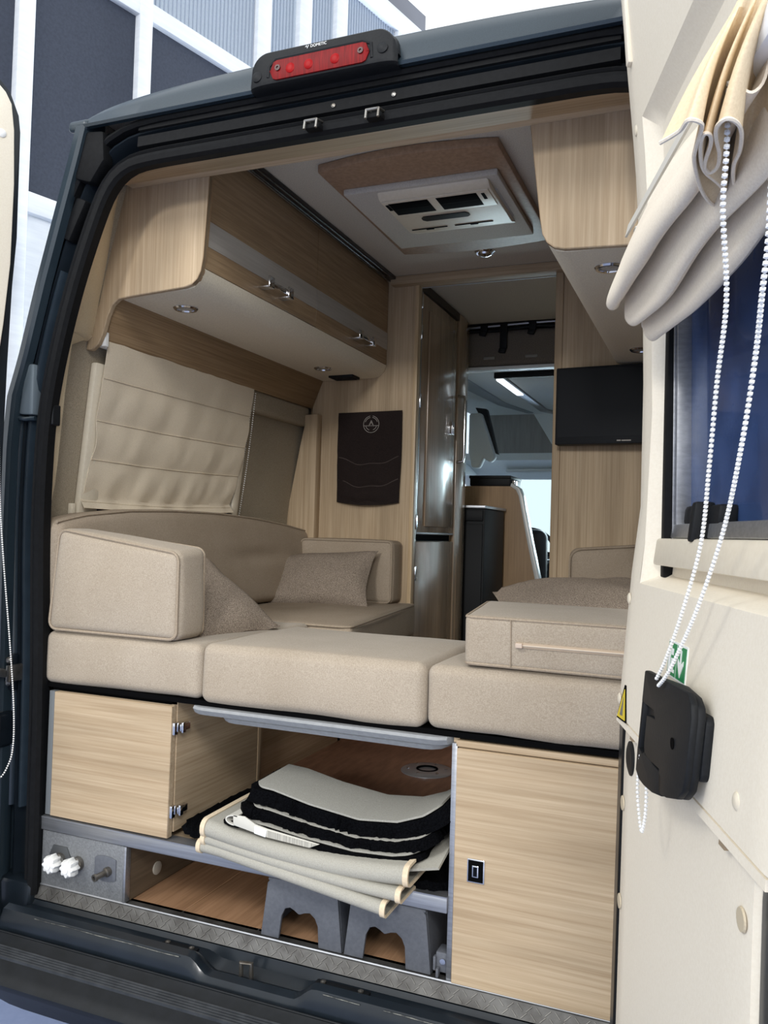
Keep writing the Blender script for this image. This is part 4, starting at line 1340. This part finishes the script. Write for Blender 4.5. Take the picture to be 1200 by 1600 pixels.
for k in range(6):
    a = math.radians(60 * k + 20)
    mk('screw', M().lathe([(.005, 0), (.005, .002), (.002, .003)], (-.045 + .056 * math.cos(a), .759 + .056 * math.sin(a), .807), (0, 0, 1), 8), CHROME, ds)

# service panel with drain taps
sp = thing('service_panel', 'grey textured service panel with white drain taps at the left sill', 'panel', (-.65, .0, .62))
mk('panel', M().box(-.778, -.528, -.002, .010, .622, .752), PANELGR, sp, 0.001)
mk('corner_post', M().box(-.531, -.523, -.004, .014, .622, .752), ALU, sp, 0.001)
mk('inner_side', M().box(-.531, -.524, .012, .90, .622, .752), mat('side_shaded_brown', (104, 88, 70), rough=0.6, rgb2=(88, 74, 58), scale=(90, 5, 90)), sp)  # shading inside the box put into a darker brown
mk('side_cap', M().lathe([(.016, 0), (.016, .003), (.010, .0045)], (-.524, .115, .662), (1, 0, 0), 18), mat('cap_grey', (168, 162, 150), rough=0.6), sp, smooth=True)
mk('oval_plate', M().prism([(-.583 + .042 * max(-.75, min(.75, 1.25 * math.cos(a))), .692 + .030 * math.sin(a)) for a in np.linspace(0, 2 * math.pi, 28)[:-1]], 'y', -.0045, .0), GREYPL, sp, 0.001)
mk('tap_plate', M().prism([(-.752, .700), (-.742, .722), (-.700, .722), (-.688, .700), (-.690, .660), (-.750, .660)], 'y', -.0045, .0), mat('plate_dark', (66, 68, 70), rough=0.5), sp, 0.001)
for x in (-.722, -.668):
    mk('tap_collar', M().lathe([(.017, 0), (.016, .010), (.010, .012)], (x + .004, -.003, .690), (0, -1, 0), 18), STEEL, sp, smooth=True)
    prof = []
    kn = M()
    rows = []
    for (sc_, yy) in ((.0, -.042), (.55, -.0425), (.85, -.040), (1.0, -.030), (.95, -.016), (.70, -.012)):
        rows.append([(x + (.0205 + .0026 * math.cos(8 * a)) * sc_ * math.cos(a), yy, .687 + (.0205 + .0026 * math.cos(8 * a)) * sc_ * math.sin(a)) for a in np.linspace(0, 2 * math.pi, 49)])
    kn.grid(rows)
    k_ = mk('tap_knob', kn, WHITEPL, sp, smooth=True)
    mk('knob_disc', M().lathe([(.010, 0), (.009, .002)], (x, -.042, .687), (0, -1, 0), 16), WHITEPL, k_)
mk('drain_spout', M().lathe([(.011, 0), (.011, .010), (.007, .012), (.007, .035), (.009, .036), (.009, .042), (.005, .042), (.005, .03)], (-.572, -.002, .688), (-.25, -1, -.12), 14), STEEL, sp, smooth=True)

# plastic step stools
def stool(label, x0, w, yf):
    t = thing('step_stool', label, 'stool', (x0 + w / 2, yf + .09, FLOOR_Z), 'grey step stools under the shelf')
    zt = FLOOR_Z + .128
    ins = .013
    L0, R0, L1, R1 = x0, x0 + w, x0 + ins, x0 + w - ins

    def lerpx(z, left):
        f = (z - FLOOR_Z) / (zt - FLOOR_Z)
        return L0 + (L1 - L0) * f if left else R0 + (R1 - R0) * f
    z0 = FLOOR_Z + .001
    a, b = x0 + w * .225, x0 + w * .72
    arch = [(a, z0), (a + .006, FLOOR_Z + .052), (a + .014, FLOOR_Z + .068), (a + .026, FLOOR_Z + .072), (a + .036, FLOOR_Z + .068), (a + .046, FLOOR_Z + .062), (b - .046, FLOOR_Z + .062), (b - .034, FLOOR_Z + .067),
            (b - .022, FLOOR_Z + .069), (b - .010, FLOOR_Z + .060), (b - .003, FLOOR_Z + .045), (b, z0)]
    poly = [(L0, z0)] + arch + [(R0, z0), (R1, zt - .012), (R1 - .010, zt), (L1 + .010, zt), (L1, zt - .012)]
    mk('front', M().prism(poly, 'y', yf, yf + .008), GREYPL, t, 0.0015)
    mk('back', M().prism(poly, 'y', yf + .172, yf + .180), GREYPL, t, 0.0015)
    for left in (True, False):
        xa, xb_ = (L0, L1) if left else (R0, R1)
        s = -1 if left else 1
        mk('side', M().prism([(xa, z0), (xb_, zt - .006), (xb_ - s * .007, zt - .006), (xa - s * .007, z0)], 'y', yf + .008, yf + .172), GREYPL, t)
    mk('step_top', M().box(L1, R1, yf, yf + .180, zt - .008, zt), GREYPL, t, 0.004)
    return t


stool('grey plastic step stool under the shelf, the left one', -.163, .194, .006)
stool('grey plastic step stool under the shelf, next to the right cabinet', .036, .192, .006)
br = thing('plastic_bracket', 'small grey plastic clip bracket beside the right cabinet foot', 'bracket', (.25, .02, .62))
mk('body', M().box(.236, .262, .012, .05, .628, .668), GREYPL, br, 0.003)
mk('jaw', M().box(.232, .238, .006, .018, .632, .660).box(.240, .246, .0, .014, .622, .640), GREYPL, br, 0.002)
mk('pin', M().lathe([(.006, 0), (.006, .005)], (.252, .012, .652), (0, -1, 0), 12), CHROME, br)

# ================================================================== FOLDED MATS
rug = thing('carpet_mat', 'black pile carpet mat lying flat on the storage shelf', 'mat', (-.06, .25, .785))


def fuzz_sheet(x0, x1, y0, y1, zf, th, amp, nx=70, ny=26, cr=0.04, seed=0):
    top = []
    for i in range(nx + 1):
        x = x0 + (x1 - x0) * i / nx
        row = []
        for j in range(ny + 1):
            y = y0 + (y1 - y0) * j / ny
            ex = max(0, cr - min(x - x0, x1 - x)) / cr
            yy = y + (ex ** 2) * cr * .8 * (1 - j / ny)
            q = amp * noise.noise(Vector((x * 130, yy * 130, seed)))
            e = 1 if j in (0, ny) or i in (0, nx) else 0
            row.append((x + q * .5, yy - .006 * (0 if j else 0) + q * e, zf(x, y) + q))
        top.append(row)
    return M().sheet(top, -th), top


fm, _ = fuzz_sheet(-.390, .258, .008, .41, lambda x, y: .806 + .003 * math.sin(20 * x) + .020 * max(0, (-.26 - x) / .13) * min(1, (.40 - y) / .1), .018, .006, seed=3)
mk('pile', fm, PILE, rug, smooth=True)

sc_t = thing('insulating_screen', 'folded grey beige window screen with cream binding on the shelf front', 'screen', (-.06, .1, .785))


def fold_layer(name, x0, x1, yl, yr, z0, z1, depth, wz, thick):
    nx = 60
    rows = []
    for i in range(nx + 1):
        t = i / nx
        x = x0 + (x1 - x0) * t
        yf = yl + (yr - yl) * t
        w = wz(t)
        h = (z1 - z0) / 2
        zc_ = (z0 + z1) / 2 + w
        row = [(x + .05 * 0, yf + depth, zc_ + h)]
        row += [(x, yf + depth * .5, zc_ + h + .001)]
        for k in range(11):
            a = math.pi / 2 - math.pi * k / 10
            row.append((x, yf + h - h * math.cos(a) * 1.0, zc_ + h * math.sin(a)))
        row += [(x, yf + depth * .5, zc_ - h), (x, yf + depth, zc_ - h)]
        rows.append(row)
    o = mk(name, M().sheet(rows, -thick), MATGREY, sc_t, smooth=True)
    for (i0, i1) in ((0, 1), (nx - 1, nx)):
        ed = [[(p[0] + (-.003 if (i0 == 0 and i == 0) else (.003 if i == nx else 0)), p[1] - (.0016 if 1 < k < 13 else 0), p[2] + (.0016 if k < 7 else -.0016)) for k, p in enumerate(rows[i])] for i in range(i0, i1 + 1)]
        mk('binding', M().sheet(ed, -thick * 1.2), BINDING, o, smooth=True)


fold_layer('bottom_fold', -.312, .158, -.024, -.082, .7872, .8075, .30, lambda t: -.001 - .030 * max(0, t - .12), .0035)
fold_layer('middle_fold', -.300, .188, -.026, -.078, .8080, .8255, .31, lambda t: -.001 - .018 * math.sin(math.pi * t * .62) + .002 * t, .0035)
fold_layer('top_fold', -.298, .200, -.030, -.070, .8260, .8560, .32, lambda t: -.001 - .024 * math.sin(math.pi * t * .72) + .016 * t * t, .0045)
# loose flap of the screen rising to the right behind
rows = []
for i in range(13):
    t = i / 12
    rows.append([(.165 + .09 * t, -.045 + .28 * s, .838 + .050 * t * (.4 + s) + .016 * s) for s in np.linspace(0, 1, 9)])
mk('loose_flap', M().sheet(rows, -.005), MATGREY, sc_t, smooth=True)

blk = thing('folded_mat', 'folded black pile mats with grey backing on top of the screen', 'mat', (-.0, .12, .87))
XK = [-.26, -.20, -.14, -.05, .065, .15, .204, .235, .262]
ZK = [.000, .006, .002, -.016, -.030, -.022, -.002, .018, .040]


def zc(x, a=1.0):
    return a * float(np.interp(x, XK, ZK))


def mat_layer(name, x0, x1, y0, y1, zb_, a, th, material, amp, seed, slope=.08):
    fm_, tp = fuzz_sheet(x0, x1, y0, y1, lambda x, y: zb_ + zc(x, a) + slope * (y - y0), th, amp, 64, 18, .03, seed)
    return mk(name, fm_, material, blk, smooth=True)


mat_layer('pile_layer', -.250, .215, -.034, .15, .8660, .55, .012, PILE, .003, 11, .02)
mat_layer('backing_layer', -.215, .205, -.028, .15, .8725, .60, .004, MATBACK, .0, 12, .02)
mat_layer('pile_layer', -.222, .232, -.022, .155, .8960, .75, .022, PILE, .004, 13, .02)
mat_layer('backing_layer', -.195, .228, -.014, .155, .9000, .80, .003, MATBACK, .0, 14, .02)
mat_layer('pile_layer', -.205, .258, -.008, .160, .9330, .95, .031, PILE, .004, 15, .02)
mat_layer('top_backing', -.190, .236, -.003, .161, .9405, 1.0, .004, MATBACK, .0, 16, .02)
# light fold on the left showing the inside of the lowest mat, and its sewn label
LC = mat('label_cloth', (206, 203, 193), rough=0.85)
rows = []
for k in range(13):
    a = math.radians(70 + 200 * k / 12)
    rows.append([(-.212 + .022 * math.cos(a), y, .8745 + .0115 * math.sin(a)) for y in np.linspace(-.040, .12, 9)])
mk('folded_edge', M().sheet(rows, .003), LC, blk, smooth=True)
bnd = M().prism([(-.215, .886), (-.186, .886), (-.16, .874), (-.13, .869), (-.006, .857), (-.029, .846), (-.128, .851), (-.175, .858), (-.214, .864)], 'y', -.040, -.036)
mk('lining_band', bnd, LC, blk, 0.001)
mk('care_label', M().prism([(-.160, .871), (-.130, .8665), (-.133, .8515), (-.160, .8555)], 'y', -.0415, -.040), WHITE, blk)
mk('lining_strip', M().prism([(-.128, .866), (-.010, .8555), (-.031, .847), (-.130, .852)], 'y', -.0412, -.040), mat('lining_ribbed', (200, 196, 184), rough=0.8, rgb2=(140, 137, 128), scale=(420, 5, 5)), blk)

# ================================================================== RIGHT REAR DOOR (open)
DF = np.array([.6113, -.15])
DT = np.array([.29237, -.9563])
DN = np.array([-.9563, -.29237])
DZ = [.45, .635, 1.2, 1.466, 1.55, 1.82, 2.115, 2.45, 2.66, 2.8]
DD = [.036, .036, .030, .011, 0, 0, .02, .055, .067, .072]


def D(s, o, z):
    oo = o + float(np.interp(z, DZ, DD))
    p = DF + DT * s + DN * oo
    return (p[0], p[1], z)


rd = thing('rear_door', 'open right rear van door with cream inner lining and window', 'door', (.70, -.5, .5))
# upper lining with the window hole
SS = [-.05, -.02, .0, .02, .04, .055, .10, .135, .158, .26, .36, .46, .56, .66, .70, .725, .735]
SO = [-.075, -.055, -.038, -.022, -.010, -.003, 0, 0, 0, 0, 0, 0, 0, 0, 0, -.006, -.02]
ZZ = [1.222, 1.228, 1.26, 1.30, 1.34, 1.38, 1.42, 1.44, 1.452, 1.56, 1.66, 1.76, 1.86, 1.96, 1.99, 2.04, 2.10, 2.16, 2.22, 2.30, 2.40, 2.50, 2.60, 2.70]
HS, HZ = (.135, .70), (1.44, 2.16)


def lin_o(s, z):
    o = float(np.interp(s, SS, SO))
    if z < 1.2285:
        o -= (1.2285 - z) * 1.2
    if s < .26 and s > .05 and z > 1.45 and z < 2.0:
        pass
    return o


vi = {}
vs_, fs_ = [], []


def lv(i, j):
    if (i, j) not in vi:
        vi[(i, j)] = len(vs_)
        vs_.append(D(SS[i], lin_o(SS[i], ZZ[j]), ZZ[j]))
    return vi[(i, j)]


for i in range(len(SS) - 1):
    for j in range(len(ZZ) - 1):
        if SS[i] >= HS[0] - 1e-6 and SS[i + 1] <= HS[1] + 1e-6 and ZZ[j] >= HZ[0] - 1e-6 and ZZ[j + 1] <= HZ[1] + 1e-6:
            continue
        fs_.append((lv(i, j), lv(i + 1, j), lv(i + 1, j + 1), lv(i, j + 1)))
upn = mk('upper_lining', M().add(vs_, fs_), CREAM, rd, smooth=True)
# lower edge of the upper lining turned back, broad recess round the window
mk('lining_edge', M(D).box(.05, .70, -.016, -.002, 1.214, 1.224), CREAM, upn)
rv = []
for (s, z, s2, z2, d_) in [(.70, 2.16, .70, 2.132, .022), (.40, 2.16, .40, 2.132, .022), (.175, 2.16, .195, 2.132, .022), (.135, 2.16, .166, 2.125, .022), (.135, 2.10, .162, 2.095, .022), (.135, 1.90, .160, 1.90, .026), (.135, 1.70, .160, 1.70, .030), (.135, 1.50, .162, 1.50, .034), (.135, 1.44, .172, 1.462, .036),
                       (.20, 1.44, .21, 1.458, .040), (.40, 1.44, .40, 1.458, .040), (.70, 1.44, .70, 1.458, .040)]:
    rv.append([D(s, 0, z), D(s * .85 + s2 * .15, -.003, z * .85 + z2 * .15), D(s * .15 + s2 * .85, -d_ * .92, z * .15 + z2 * .85), D(s2, -d_, z2)])
mk('window_reveal', M().grid(rv), CREAM, upn, smooth=True)
for a_ in ((.150, .70, 1.955, 2.14), (.150, .172, 1.45, 1.96), (.150, .72, 1.45, 1.476)):
    mk('recess_panel', M(D).box(a_[0], a_[1], -.055, -.022 if a_[2] > 1.9 else -.034, a_[2], a_[3]), CREAM, upn)
mk('rib', M(D).box(.088, .106, -.002, .007, 2.262, 2.60), CREAM, upn, 0.003)
# lower lining
rows = []
for s, o in ((.046, -.05), (.049, -.022), (.058, -.016), (.10, -.016), (.25, -.016), (.40, -.016), (.55, -.016), (.615, -.016), (.632, -.018), (.638, -.034)):
    rows.append([D(s, o, z) for z in np.linspace(.50, 1.225, 14)])
lw = mk('lower_lining', M().grid(rows), CREAM, rd, smooth=True)
# painted door frame round the edges, outer skin
for nm, a in (('free_edge', (.626, .760, -.085, -.024, .48, 2.70)), ('hinge_edge', (-.07, .046, -.10, -.030, .48, 1.225)), ('hinge_edge', (-.07, .0, -.10, -.060, 1.225, 2.70)), ('bottom_edge', (-.07, .76, -.09, -.022, .46, .52))):
    fm = M()
    s0, s1, o0, o1, z0, z1 = a
    rows = []
    for z in np.linspace(z0, z1, 20):
        rows.append([D(s0, o0, z), D(s0, o1 - .012, z), D(s0 + .012, o1, z), D(s1 - .015, o1, z), D(s1, o1 - .015, z), D(s1, o0, z), D(s0, o0, z)])
    fm.grid(rows)
    mk(nm, fm, PAINTD, rd, smooth=True)
rows = []
for z in np.linspace(.48, 2.70, 20):
    rows.append([D(s, -.104, z) for s in (-.07, .1, .158)])
mk('outer_skin', M().sheet(rows, .004), PAINT, rd, smooth=True)
rows = [[D(s, -.104, z) for s in (.158, .4, .76)] for z in np.linspace(.48, 1.452, 12)]
mk('outer_skin', M().sheet(rows, .004), PAINT, rd, smooth=True)
rows = [[D(s, -.104, z) for s in (.158, .4, .76)] for z in np.linspace(1.99, 2.70, 12)]
mk('outer_skin', M().sheet(rows, .004), PAINT, rd, smooth=True)
mk('rubber_lip', M().tube([D(.036, -.024, z) for z in np.linspace(.50, 1.21, 16)], .008, 8), RUBBER, rd, smooth=True)
for z in (.75, 1.35, 2.2):
    mk('hinge_arm', M().box(.62, .90, -.10, -.05, z - .03, z + .03), PAINTD, rd, 0.006)
# window
wn = mk('window_frame', M(D).box(.164, .184, -.055, -.022, 1.452, 1.99), RUBBER, rd, 0.002, label='black rubber side of the door window frame')
mk('aluminium_bar', M(D).box(.184, .197, -.058, -.030, 1.50, 1.99).box(.189, .1915, -.030, -.026, 1.50, 1.99), ALU, wn, 0.001)
mk('bottom_rail', M(D).box(.170, .71, -.058, -.024, 1.510, 1.530), ALU, wn, 0.002)
mk('sill_frame', M(D).box(.168, .71, -.058, -.008, 1.470, 1.509), CREAMP, wn, 0.004)
mk('top_rail', M(D).box(.164, .71, -.058, -.022, 1.965, 1.99), RUBBER, wn, 0.002)
mk('pane', M(D).box(.197, .71, -.052, -.047, 1.53, 1.966), DOORGLASS, wn, label='dark blue tinted window pane')
mk('outer_pane', M(D).box(.18, .74, -.106, -.102, 1.47, 1.985), DOORGLASS, wn)
ga = M()
gl = [(.235, 1.56), (.235, 1.90), (.255, 1.935), (.68, 1.935)]
ga.tube([D(s, -.098, z) for s, z in gl], .010, 6)
mk('pane_gasket', ga, RUBBER, wn, smooth=True)
la = M(D).box(.33, .40, -.046, -.022, 1.528, 1.552).box(.345, .362, -.03, -.004, 1.505, 1.556)
mk('window_catch', la, BLKPL, wn, 0.004)
mk('window_catch', M(D).box(.215, .245, -.046, -.03, 1.528, 1.556), BLKPL, wn, 0.006)
mk('window_catch', M(D).box(.60, .70, -.046, -.03, 1.528, 1.60), BLKPL, wn, 0.012)
# black pull handle
HXF = lambda s, z, o: D(s, o, z)
hb = mk('handle', M(HXF).prism([(.326, 1.333), (.470, 1.344), (.519, 1.341), (.534, 1.334), (.540, 1.322), (.537, 1.262), (.531, 1.244), (.514, 1.231), (.470, 1.219), (.410, 1.207), (.368, 1.203), (.340, 1.203), (.324, 1.208), (.322, 1.270)], 'z', .008, .018), BLKPL, rd, 0.003, label='black plastic pull handle')
mk('handle_base', M(HXF).prism([(.345, 1.315), (.534, 1.324), (.540, 1.318), (.539, 1.262), (.534, 1.256), (.345, 1.225)], 'z', -.004, .009), BLKPL, hb, 0.003)
mk('grip_edge', M(HXF).prism([(.320, 1.296), (.321, 1.337), (.332, 1.338), (.519, 1.345), (.534, 1.336), (.540, 1.322), (.537, 1.262), (.531, 1.244), (.514, 1.231), (.470, 1.219), (.440, 1.214), (.432, 1.240), (.360, 1.236), (.352, 1.250), (.352, 1.286), (.392, 1.290), (.382, 1.298)], 'z', .016, .024), BLKPL, hb, 0.002)
mk('grip_edge', M(HXF).prism([(.321, 1.208), (.319, 1.240), (.345, 1.236), (.362, 1.243), (.400, 1.238), (.445, 1.238), (.450, 1.214), (.410, 1.206), (.368, 1.202), (.340, 1.202)], 'z', .016, .024), BLKPL, hb, 0.002)
mk('grip_bar', M(HXF).prism([(.320, 1.236), (.329, 1.236), (.331, 1.300), (.321, 1.300)], 'z', .010, .024), BLKPL, hb, 0.002)
mk('screw_hole', M().lathe([(.0065, 0), (.0065, .001)], D(.481, .0242, 1.282), (DN[0], DN[1], 0), 16), BLACK, hb)
# stickers
stk = mk('sticker', M(D).box(.340, .424, 0, .0012, 1.336, 1.381), WHITE, rd, label='green and white emergency sticker with a down arrow')
mk('green_field', M(D).box(.343, .379, .0008, .0018, 1.3385, 1.3785), GREEN, stk)
mk('green_field', M(D).box(.383, .4215, .0008, .0018, 1.3385, 1.3785), GREEN, stk)
mk('pictogram', M(D).box(.347, .356, .0015, .0024, 1.343, 1.374).box(.360, .366, .0015, .0024, 1.343, 1.360).box(.359, .368, .0015, .0024, 1.364, 1.372).box(.356, .376, .0015, .0024, 1.343, 1.347), WHITE, stk)
mk('arrow', M(lambda s, z, o: D(s, o, z)).prism([(.4000, 1.3745), (.4045, 1.3745), (.4045, 1.357), (.414, 1.363), (.414, 1.357), (.4022, 1.3415), (.390, 1.357), (.390, 1.363), (.4000, 1.357)], 'z', .0015, .0026), WHITE, stk)
wt = mk('warning_sticker', M(lambda s, z, o: D(s, o, z)).prism([(.066, 1.222), (.134, 1.227), (.112, 1.280), (.104, 1.280)], 'z', 0, .0014), BLACK, rd, label='yellow warning triangle sticker')
mk('yellow_field', M(lambda s, z, o: D(s, o, z)).prism([(.072, 1.2255), (.128, 1.2295), (.109, 1.274)], 'z', .001, .0022), YELLOW, wt)
mk('pictogram', M(lambda s, z, o: D(s, o, z)).prism([(.094, 1.232), (.112, 1.234), (.109, 1.262), (.103, 1.250)], 'z', .002, .003), mat('sign_grey', (110, 108, 96), rough=0.5), wt)
mk('bump_stop', M().lathe([(.026, -.004), (.026, .002), (.020, .004), (.008, .002)], D(.108, -.016, 1.168), (DN[0], DN[1], 0), 24), BLKPL, rd, smooth=True)
for s, z in ((.621, 1.264), (.069, 1.412), (.067, 1.252), (.09, 2.16)):
    sc2 = mk('screw_cap', M().lathe([(.009, 0), (.009, .0012), (.006, .003), (.002, .0032)], D(s, -.001, z), (DN[0], DN[1], 0), 18), CREAMP, rd, smooth=True)
for s, z in ((.612, 1.152), (.062, 1.085), (.062, .93)):
    mk('plug', M().lathe([(.012, 0), (.011, .002)], D(s, -.0155, z), (DN[0], DN[1], 0), 18), mat('plug_tan', (196, 182, 156), rough=0.6), rd)
for s in (.13, .56):
    mk('lining_clip', M(D).box(s, s + .018, -.017, -.008, 1.203, 1.216), mat('clip_tan', (150, 132, 108), rough=0.6), rd)

# ------------------------------------------------ blind on the right door
rbl = thing('roman_blind', 'cream roman blind gathered up over the right door window', 'blind', (.72, -.5, 1.78))


def DA(s, o, z):
    p = DF + DT * s + DN * o
    return (p[0], p[1], z)


prof = [(.018, 1.945), (.016, 1.87), (.016, 1.800), (.019, 1.788), (.026, 1.782), (.033, 1.788), (.035, 1.80), (.036, 1.86), (.038, 1.885), (.042, 1.875), (.042, 1.83), (.044, 1.813), (.051, 1.806), (.058, 1.813), (.060, 1.83),
        (.060, 1.87), (.062, 1.893), (.066, 1.885), (.068, 1.865), (.072, 1.848), (.080, 1.840), (.087, 1.843), (.090, 1.852), (.087, 1.868), (.078, 1.892), (.066, 1.920), (.055, 1.942), (.046, 1.950)]
prof = [tuple(p) for p in catmull(prof, 3)]
rows = []
for i in range(61):
    t = i / 60
    s = .195 + .60 * t
    e = min(1, t / .12)
    k = math.sqrt(max(0.0, 1 - (1 - e) ** 2))
    row = []
    for j, (o, z) in enumerate(prof):
        f = j / (len(prof) - 1)
        w = .0035 * math.sin(9 * t + 5 * f) + .004 * noise.noise(Vector((t * 5, f * 6, 2.2)))
        sag = -.008 * math.sin(math.pi * min(1, t * 1.1)) * (1 if z < 1.9 else .2)
        zz = z + sag + w
        if z < 1.95:
            zm = 1.865
            zz = zm + (zz - zm) * (.55 + .45 * k) - .012 * (1 - k) * f
        row.append(DA(s + .03 * (1 - k) * (1 - f) + .012 * math.sin(8 * f) * (1 - k), o * (.92 + .08 * k) + .5 * w, zz))
    rows.append(row)
mk('gathered_cloth', M().sheet(rows, -.0022), CREAMCLOTH, rbl, smooth=True)
mk('top_tape', M().sheet([[DA(.205 + .60 * t, .056 + .004 * q, 1.964 - .018 * q) for q in np.linspace(0, 1, 5)] for t in np.linspace(0, 1, 20)], .003), mat('tape_grey', (206, 202, 192), rough=0.7), rbl, smooth=True)
mk('headrail', M(DA).box(.215, .80, .006, .046, 1.935, 1.956), WHITEPL, rbl, 0.004)
mk('rail_end', M(DA).box(.202, .216, .008, .048, 1.925, 1.960), WHITEPL, rbl, 0.003)
# loose gathered end with an S-curved hem
HEMZ = 1.82
hem = [(0.763, 0.14), (0.782, 0.13), (0.799, 0.128), (0.795, 0.118), (0.784, 0.114), (0.755, 0.11), (0.728, 0.104), (0.678, 0.085), (0.646, 0.068), (0.636, 0.057), (0.649, 0.055), (0.669, 0.061), (0.689, 0.074), (0.708, 0.089), (0.727, 0.098), (0.76, 0.108), (0.777, 0.11), (0.775, 0.105), (0.76, 0.1), (0.732, 0.096), (0.716, 0.092), (0.708, 0.085), (0.721, 0.083), (0.745, 0.089), (0.77, 0.099), (0.788, 0.104), (0.8, 0.101), (0.795, 0.092), (0.779, 0.083), (0.748, 0.074), (0.721, 0.07), (0.687, 0.059), (0.662, 0.046), (0.662, 0.04), (0.693, 0.039), (0.733, 0.047), (0.785, 0.058)]
hem = [tuple(p) for p in catmull(hem, 5)]
rows = []
nh = len(hem)
for i, (s, o) in enumerate(hem):
    f = i / (nh - 1)
    ts, to, tz = .792 + .05 * f, .092 - .02 * f, 1.914 - .004 * f
    row = []
    for q in np.linspace(0, 1, 14):
        g = q ** 1.25
        row.append(DA(ts + (s - ts) * g, to + (o - to) * g + .006 * math.sin(math.pi * q), tz + (HEMZ - tz) * q))
    rows.append(row)
mk('loose_end', M().sheet(rows, .0018), mat('cream_blind_inside', (232, 212, 178), rough=0.85, rgb2=(222, 200, 165), scale=(400, 400, 400), bump=0.06, spec=0.1), rbl, smooth=True)
mk('hem', M().tube([r_[-1] for r_ in rows], .0017, 6), CREAMCLOTH, rbl, smooth=True)
mk('chain_drive', M(DA).box(.755, .83, .046, .082, 1.868, 1.945), WHITEPL, rbl, 0.008)

ch = thing('bead_chain', 'white bead chain looped from the right door blind behind the handle', 'chain', (.78, -.7, 1.18))
def beads(path, mapf, r=.0027, step=.0053):
    b_ = M()
    for p in resample([tuple(q) for q in catmull(path, 10)], step):
        ico(b_, mapf(*p), r)
    return b_


c1 = [(.777, .092, 1.859), (.773, .092, 1.806), (.754, .088, 1.769), (.702, .068, 1.712), (.640, .056, 1.652), (.601, .050, 1.578), (.543, .040, 1.503), (.483, .042, 1.425), (.430, .045, 1.367), (.401, .048, 1.340)]
c2 = [(.835, .08, 1.76), (.816, .075, 1.721), (.793, .070, 1.695), (.739, .056, 1.655), (.691, .050, 1.587), (.615, .040, 1.516), (.543, .042, 1.437), (.472, .045, 1.374), (.443, .048, 1.349), (.42, .05, 1.335)]
low = [(.334, .050, 1.230), (.328, .050, 1.217), (.320, .050, 1.186), (.330, .050, 1.160), (.345, .050, 1.141), (.353, .050, 1.142), (.366, .050, 1.164), (.370, .050, 1.189), (.368, .050, 1.215)]
mk('beads', beads(c1, DA), WHITEPL, ch, smooth=True, kind='stuff')
mk('beads', beads(c2, DA), WHITEPL, ch, smooth=True, kind='stuff')
mk('beads', beads(low, DA), WHITEPL, ch, smooth=True, kind='stuff')

# ================================================================== LEFT REAR DOOR (open, only its hinge side in view)
LH = np.array([-.825, -.12])
LT = np.array([-.45, -.893])
LN = np.array([.893, -.45])


def DL(s, o, z):
    p = LH + LT * s + LN * o
    return (p[0], p[1], z)


ld = thing('rear_door', 'open left rear van door, its cream lining just showing at the photo edge', 'door', (-1.0, -.5, .5))
LXF = lambda s, z, o: DL(s, o, z)
lin_poly = [(.72, 2.56), (.12, 2.56), (.047, 2.539), (.032, 2.526), (.018, 2.502), (.010, 2.442), (.005, 2.313), (.006, 2.120), (.016, 1.974), (.022, 1.915), (.034, 1.80), (.045, 1.5), (.045, .55), (.72, .55)]
mk('lining', M(LXF).prism(lin_poly, 'z', -.03, 0), CREAM, ld, 0.004)
blk_poly = [(.76, 2.60), (.10, 2.60), (.048, 2.562), (.019, 2.536), (-.003, 2.485), (-.008, 2.447), (-.010, 2.190), (-.004, 2.072), (.0, 1.880), (.002, 1.68), (.002, .5), (.76, .5)]
mk('door_frame', M(LXF).prism(blk_poly, 'z', -.10, -.012), PAINTD, ld, 0.004)
mk('screw_cap', M().lathe([(.010, 0), (.010, .002), (.006, .005)], DL(.038, 0, 2.424), (LN[0], LN[1], 0), 16), WHITEPL, ld, smooth=True)
# window, lower panel and pull of the left door
for a_ in ((.14, .18, 1.46, 1.98), (.62, .66, 1.46, 1.98), (.18, .62, 1.46, 1.50), (.18, .62, 1.94, 1.98)):
    mk('window_frame', M(DL).box(a_[0], a_[1], -.002, .012, a_[2], a_[3]), CREAMP, ld, 0.004)
mk('pane', M(DL).box(.18, .62, .001, .004, 1.50, 1.94), DOORGLASS, ld)
mk('lower_panel', M(DL).box(.06, .70, -.002, .010, .60, 1.19), CREAM, ld, 0.005)
mk('pull_handle', M(DL).box(.50, .66, .0, .022, 1.23, 1.34), BLKPL, ld, 0.006)
mk('pull_grip', M(DL).box(.515, .56, .020, .030, 1.245, 1.325), BLKPL, ld, 0.004)
lch = thing('bead_chain', 'white bead chain hanging at the left edge beside the left pillar', 'chain', (-.8, -.2, 1.0))
lp = [(.05, 1.95), (.034, 1.70), (.026, 1.556), (.012, 1.409), (-.008, 1.232), (-.020, 1.113), (-.025, 1.038), (-.025, .987), (-.019, .951), (.001, .917), (.03, .93)]
mk('beads', beads([(s, .06, z) for s, z in lp], DL, .0022, .0052), WHITEPL, lch, smooth=True, kind='stuff')
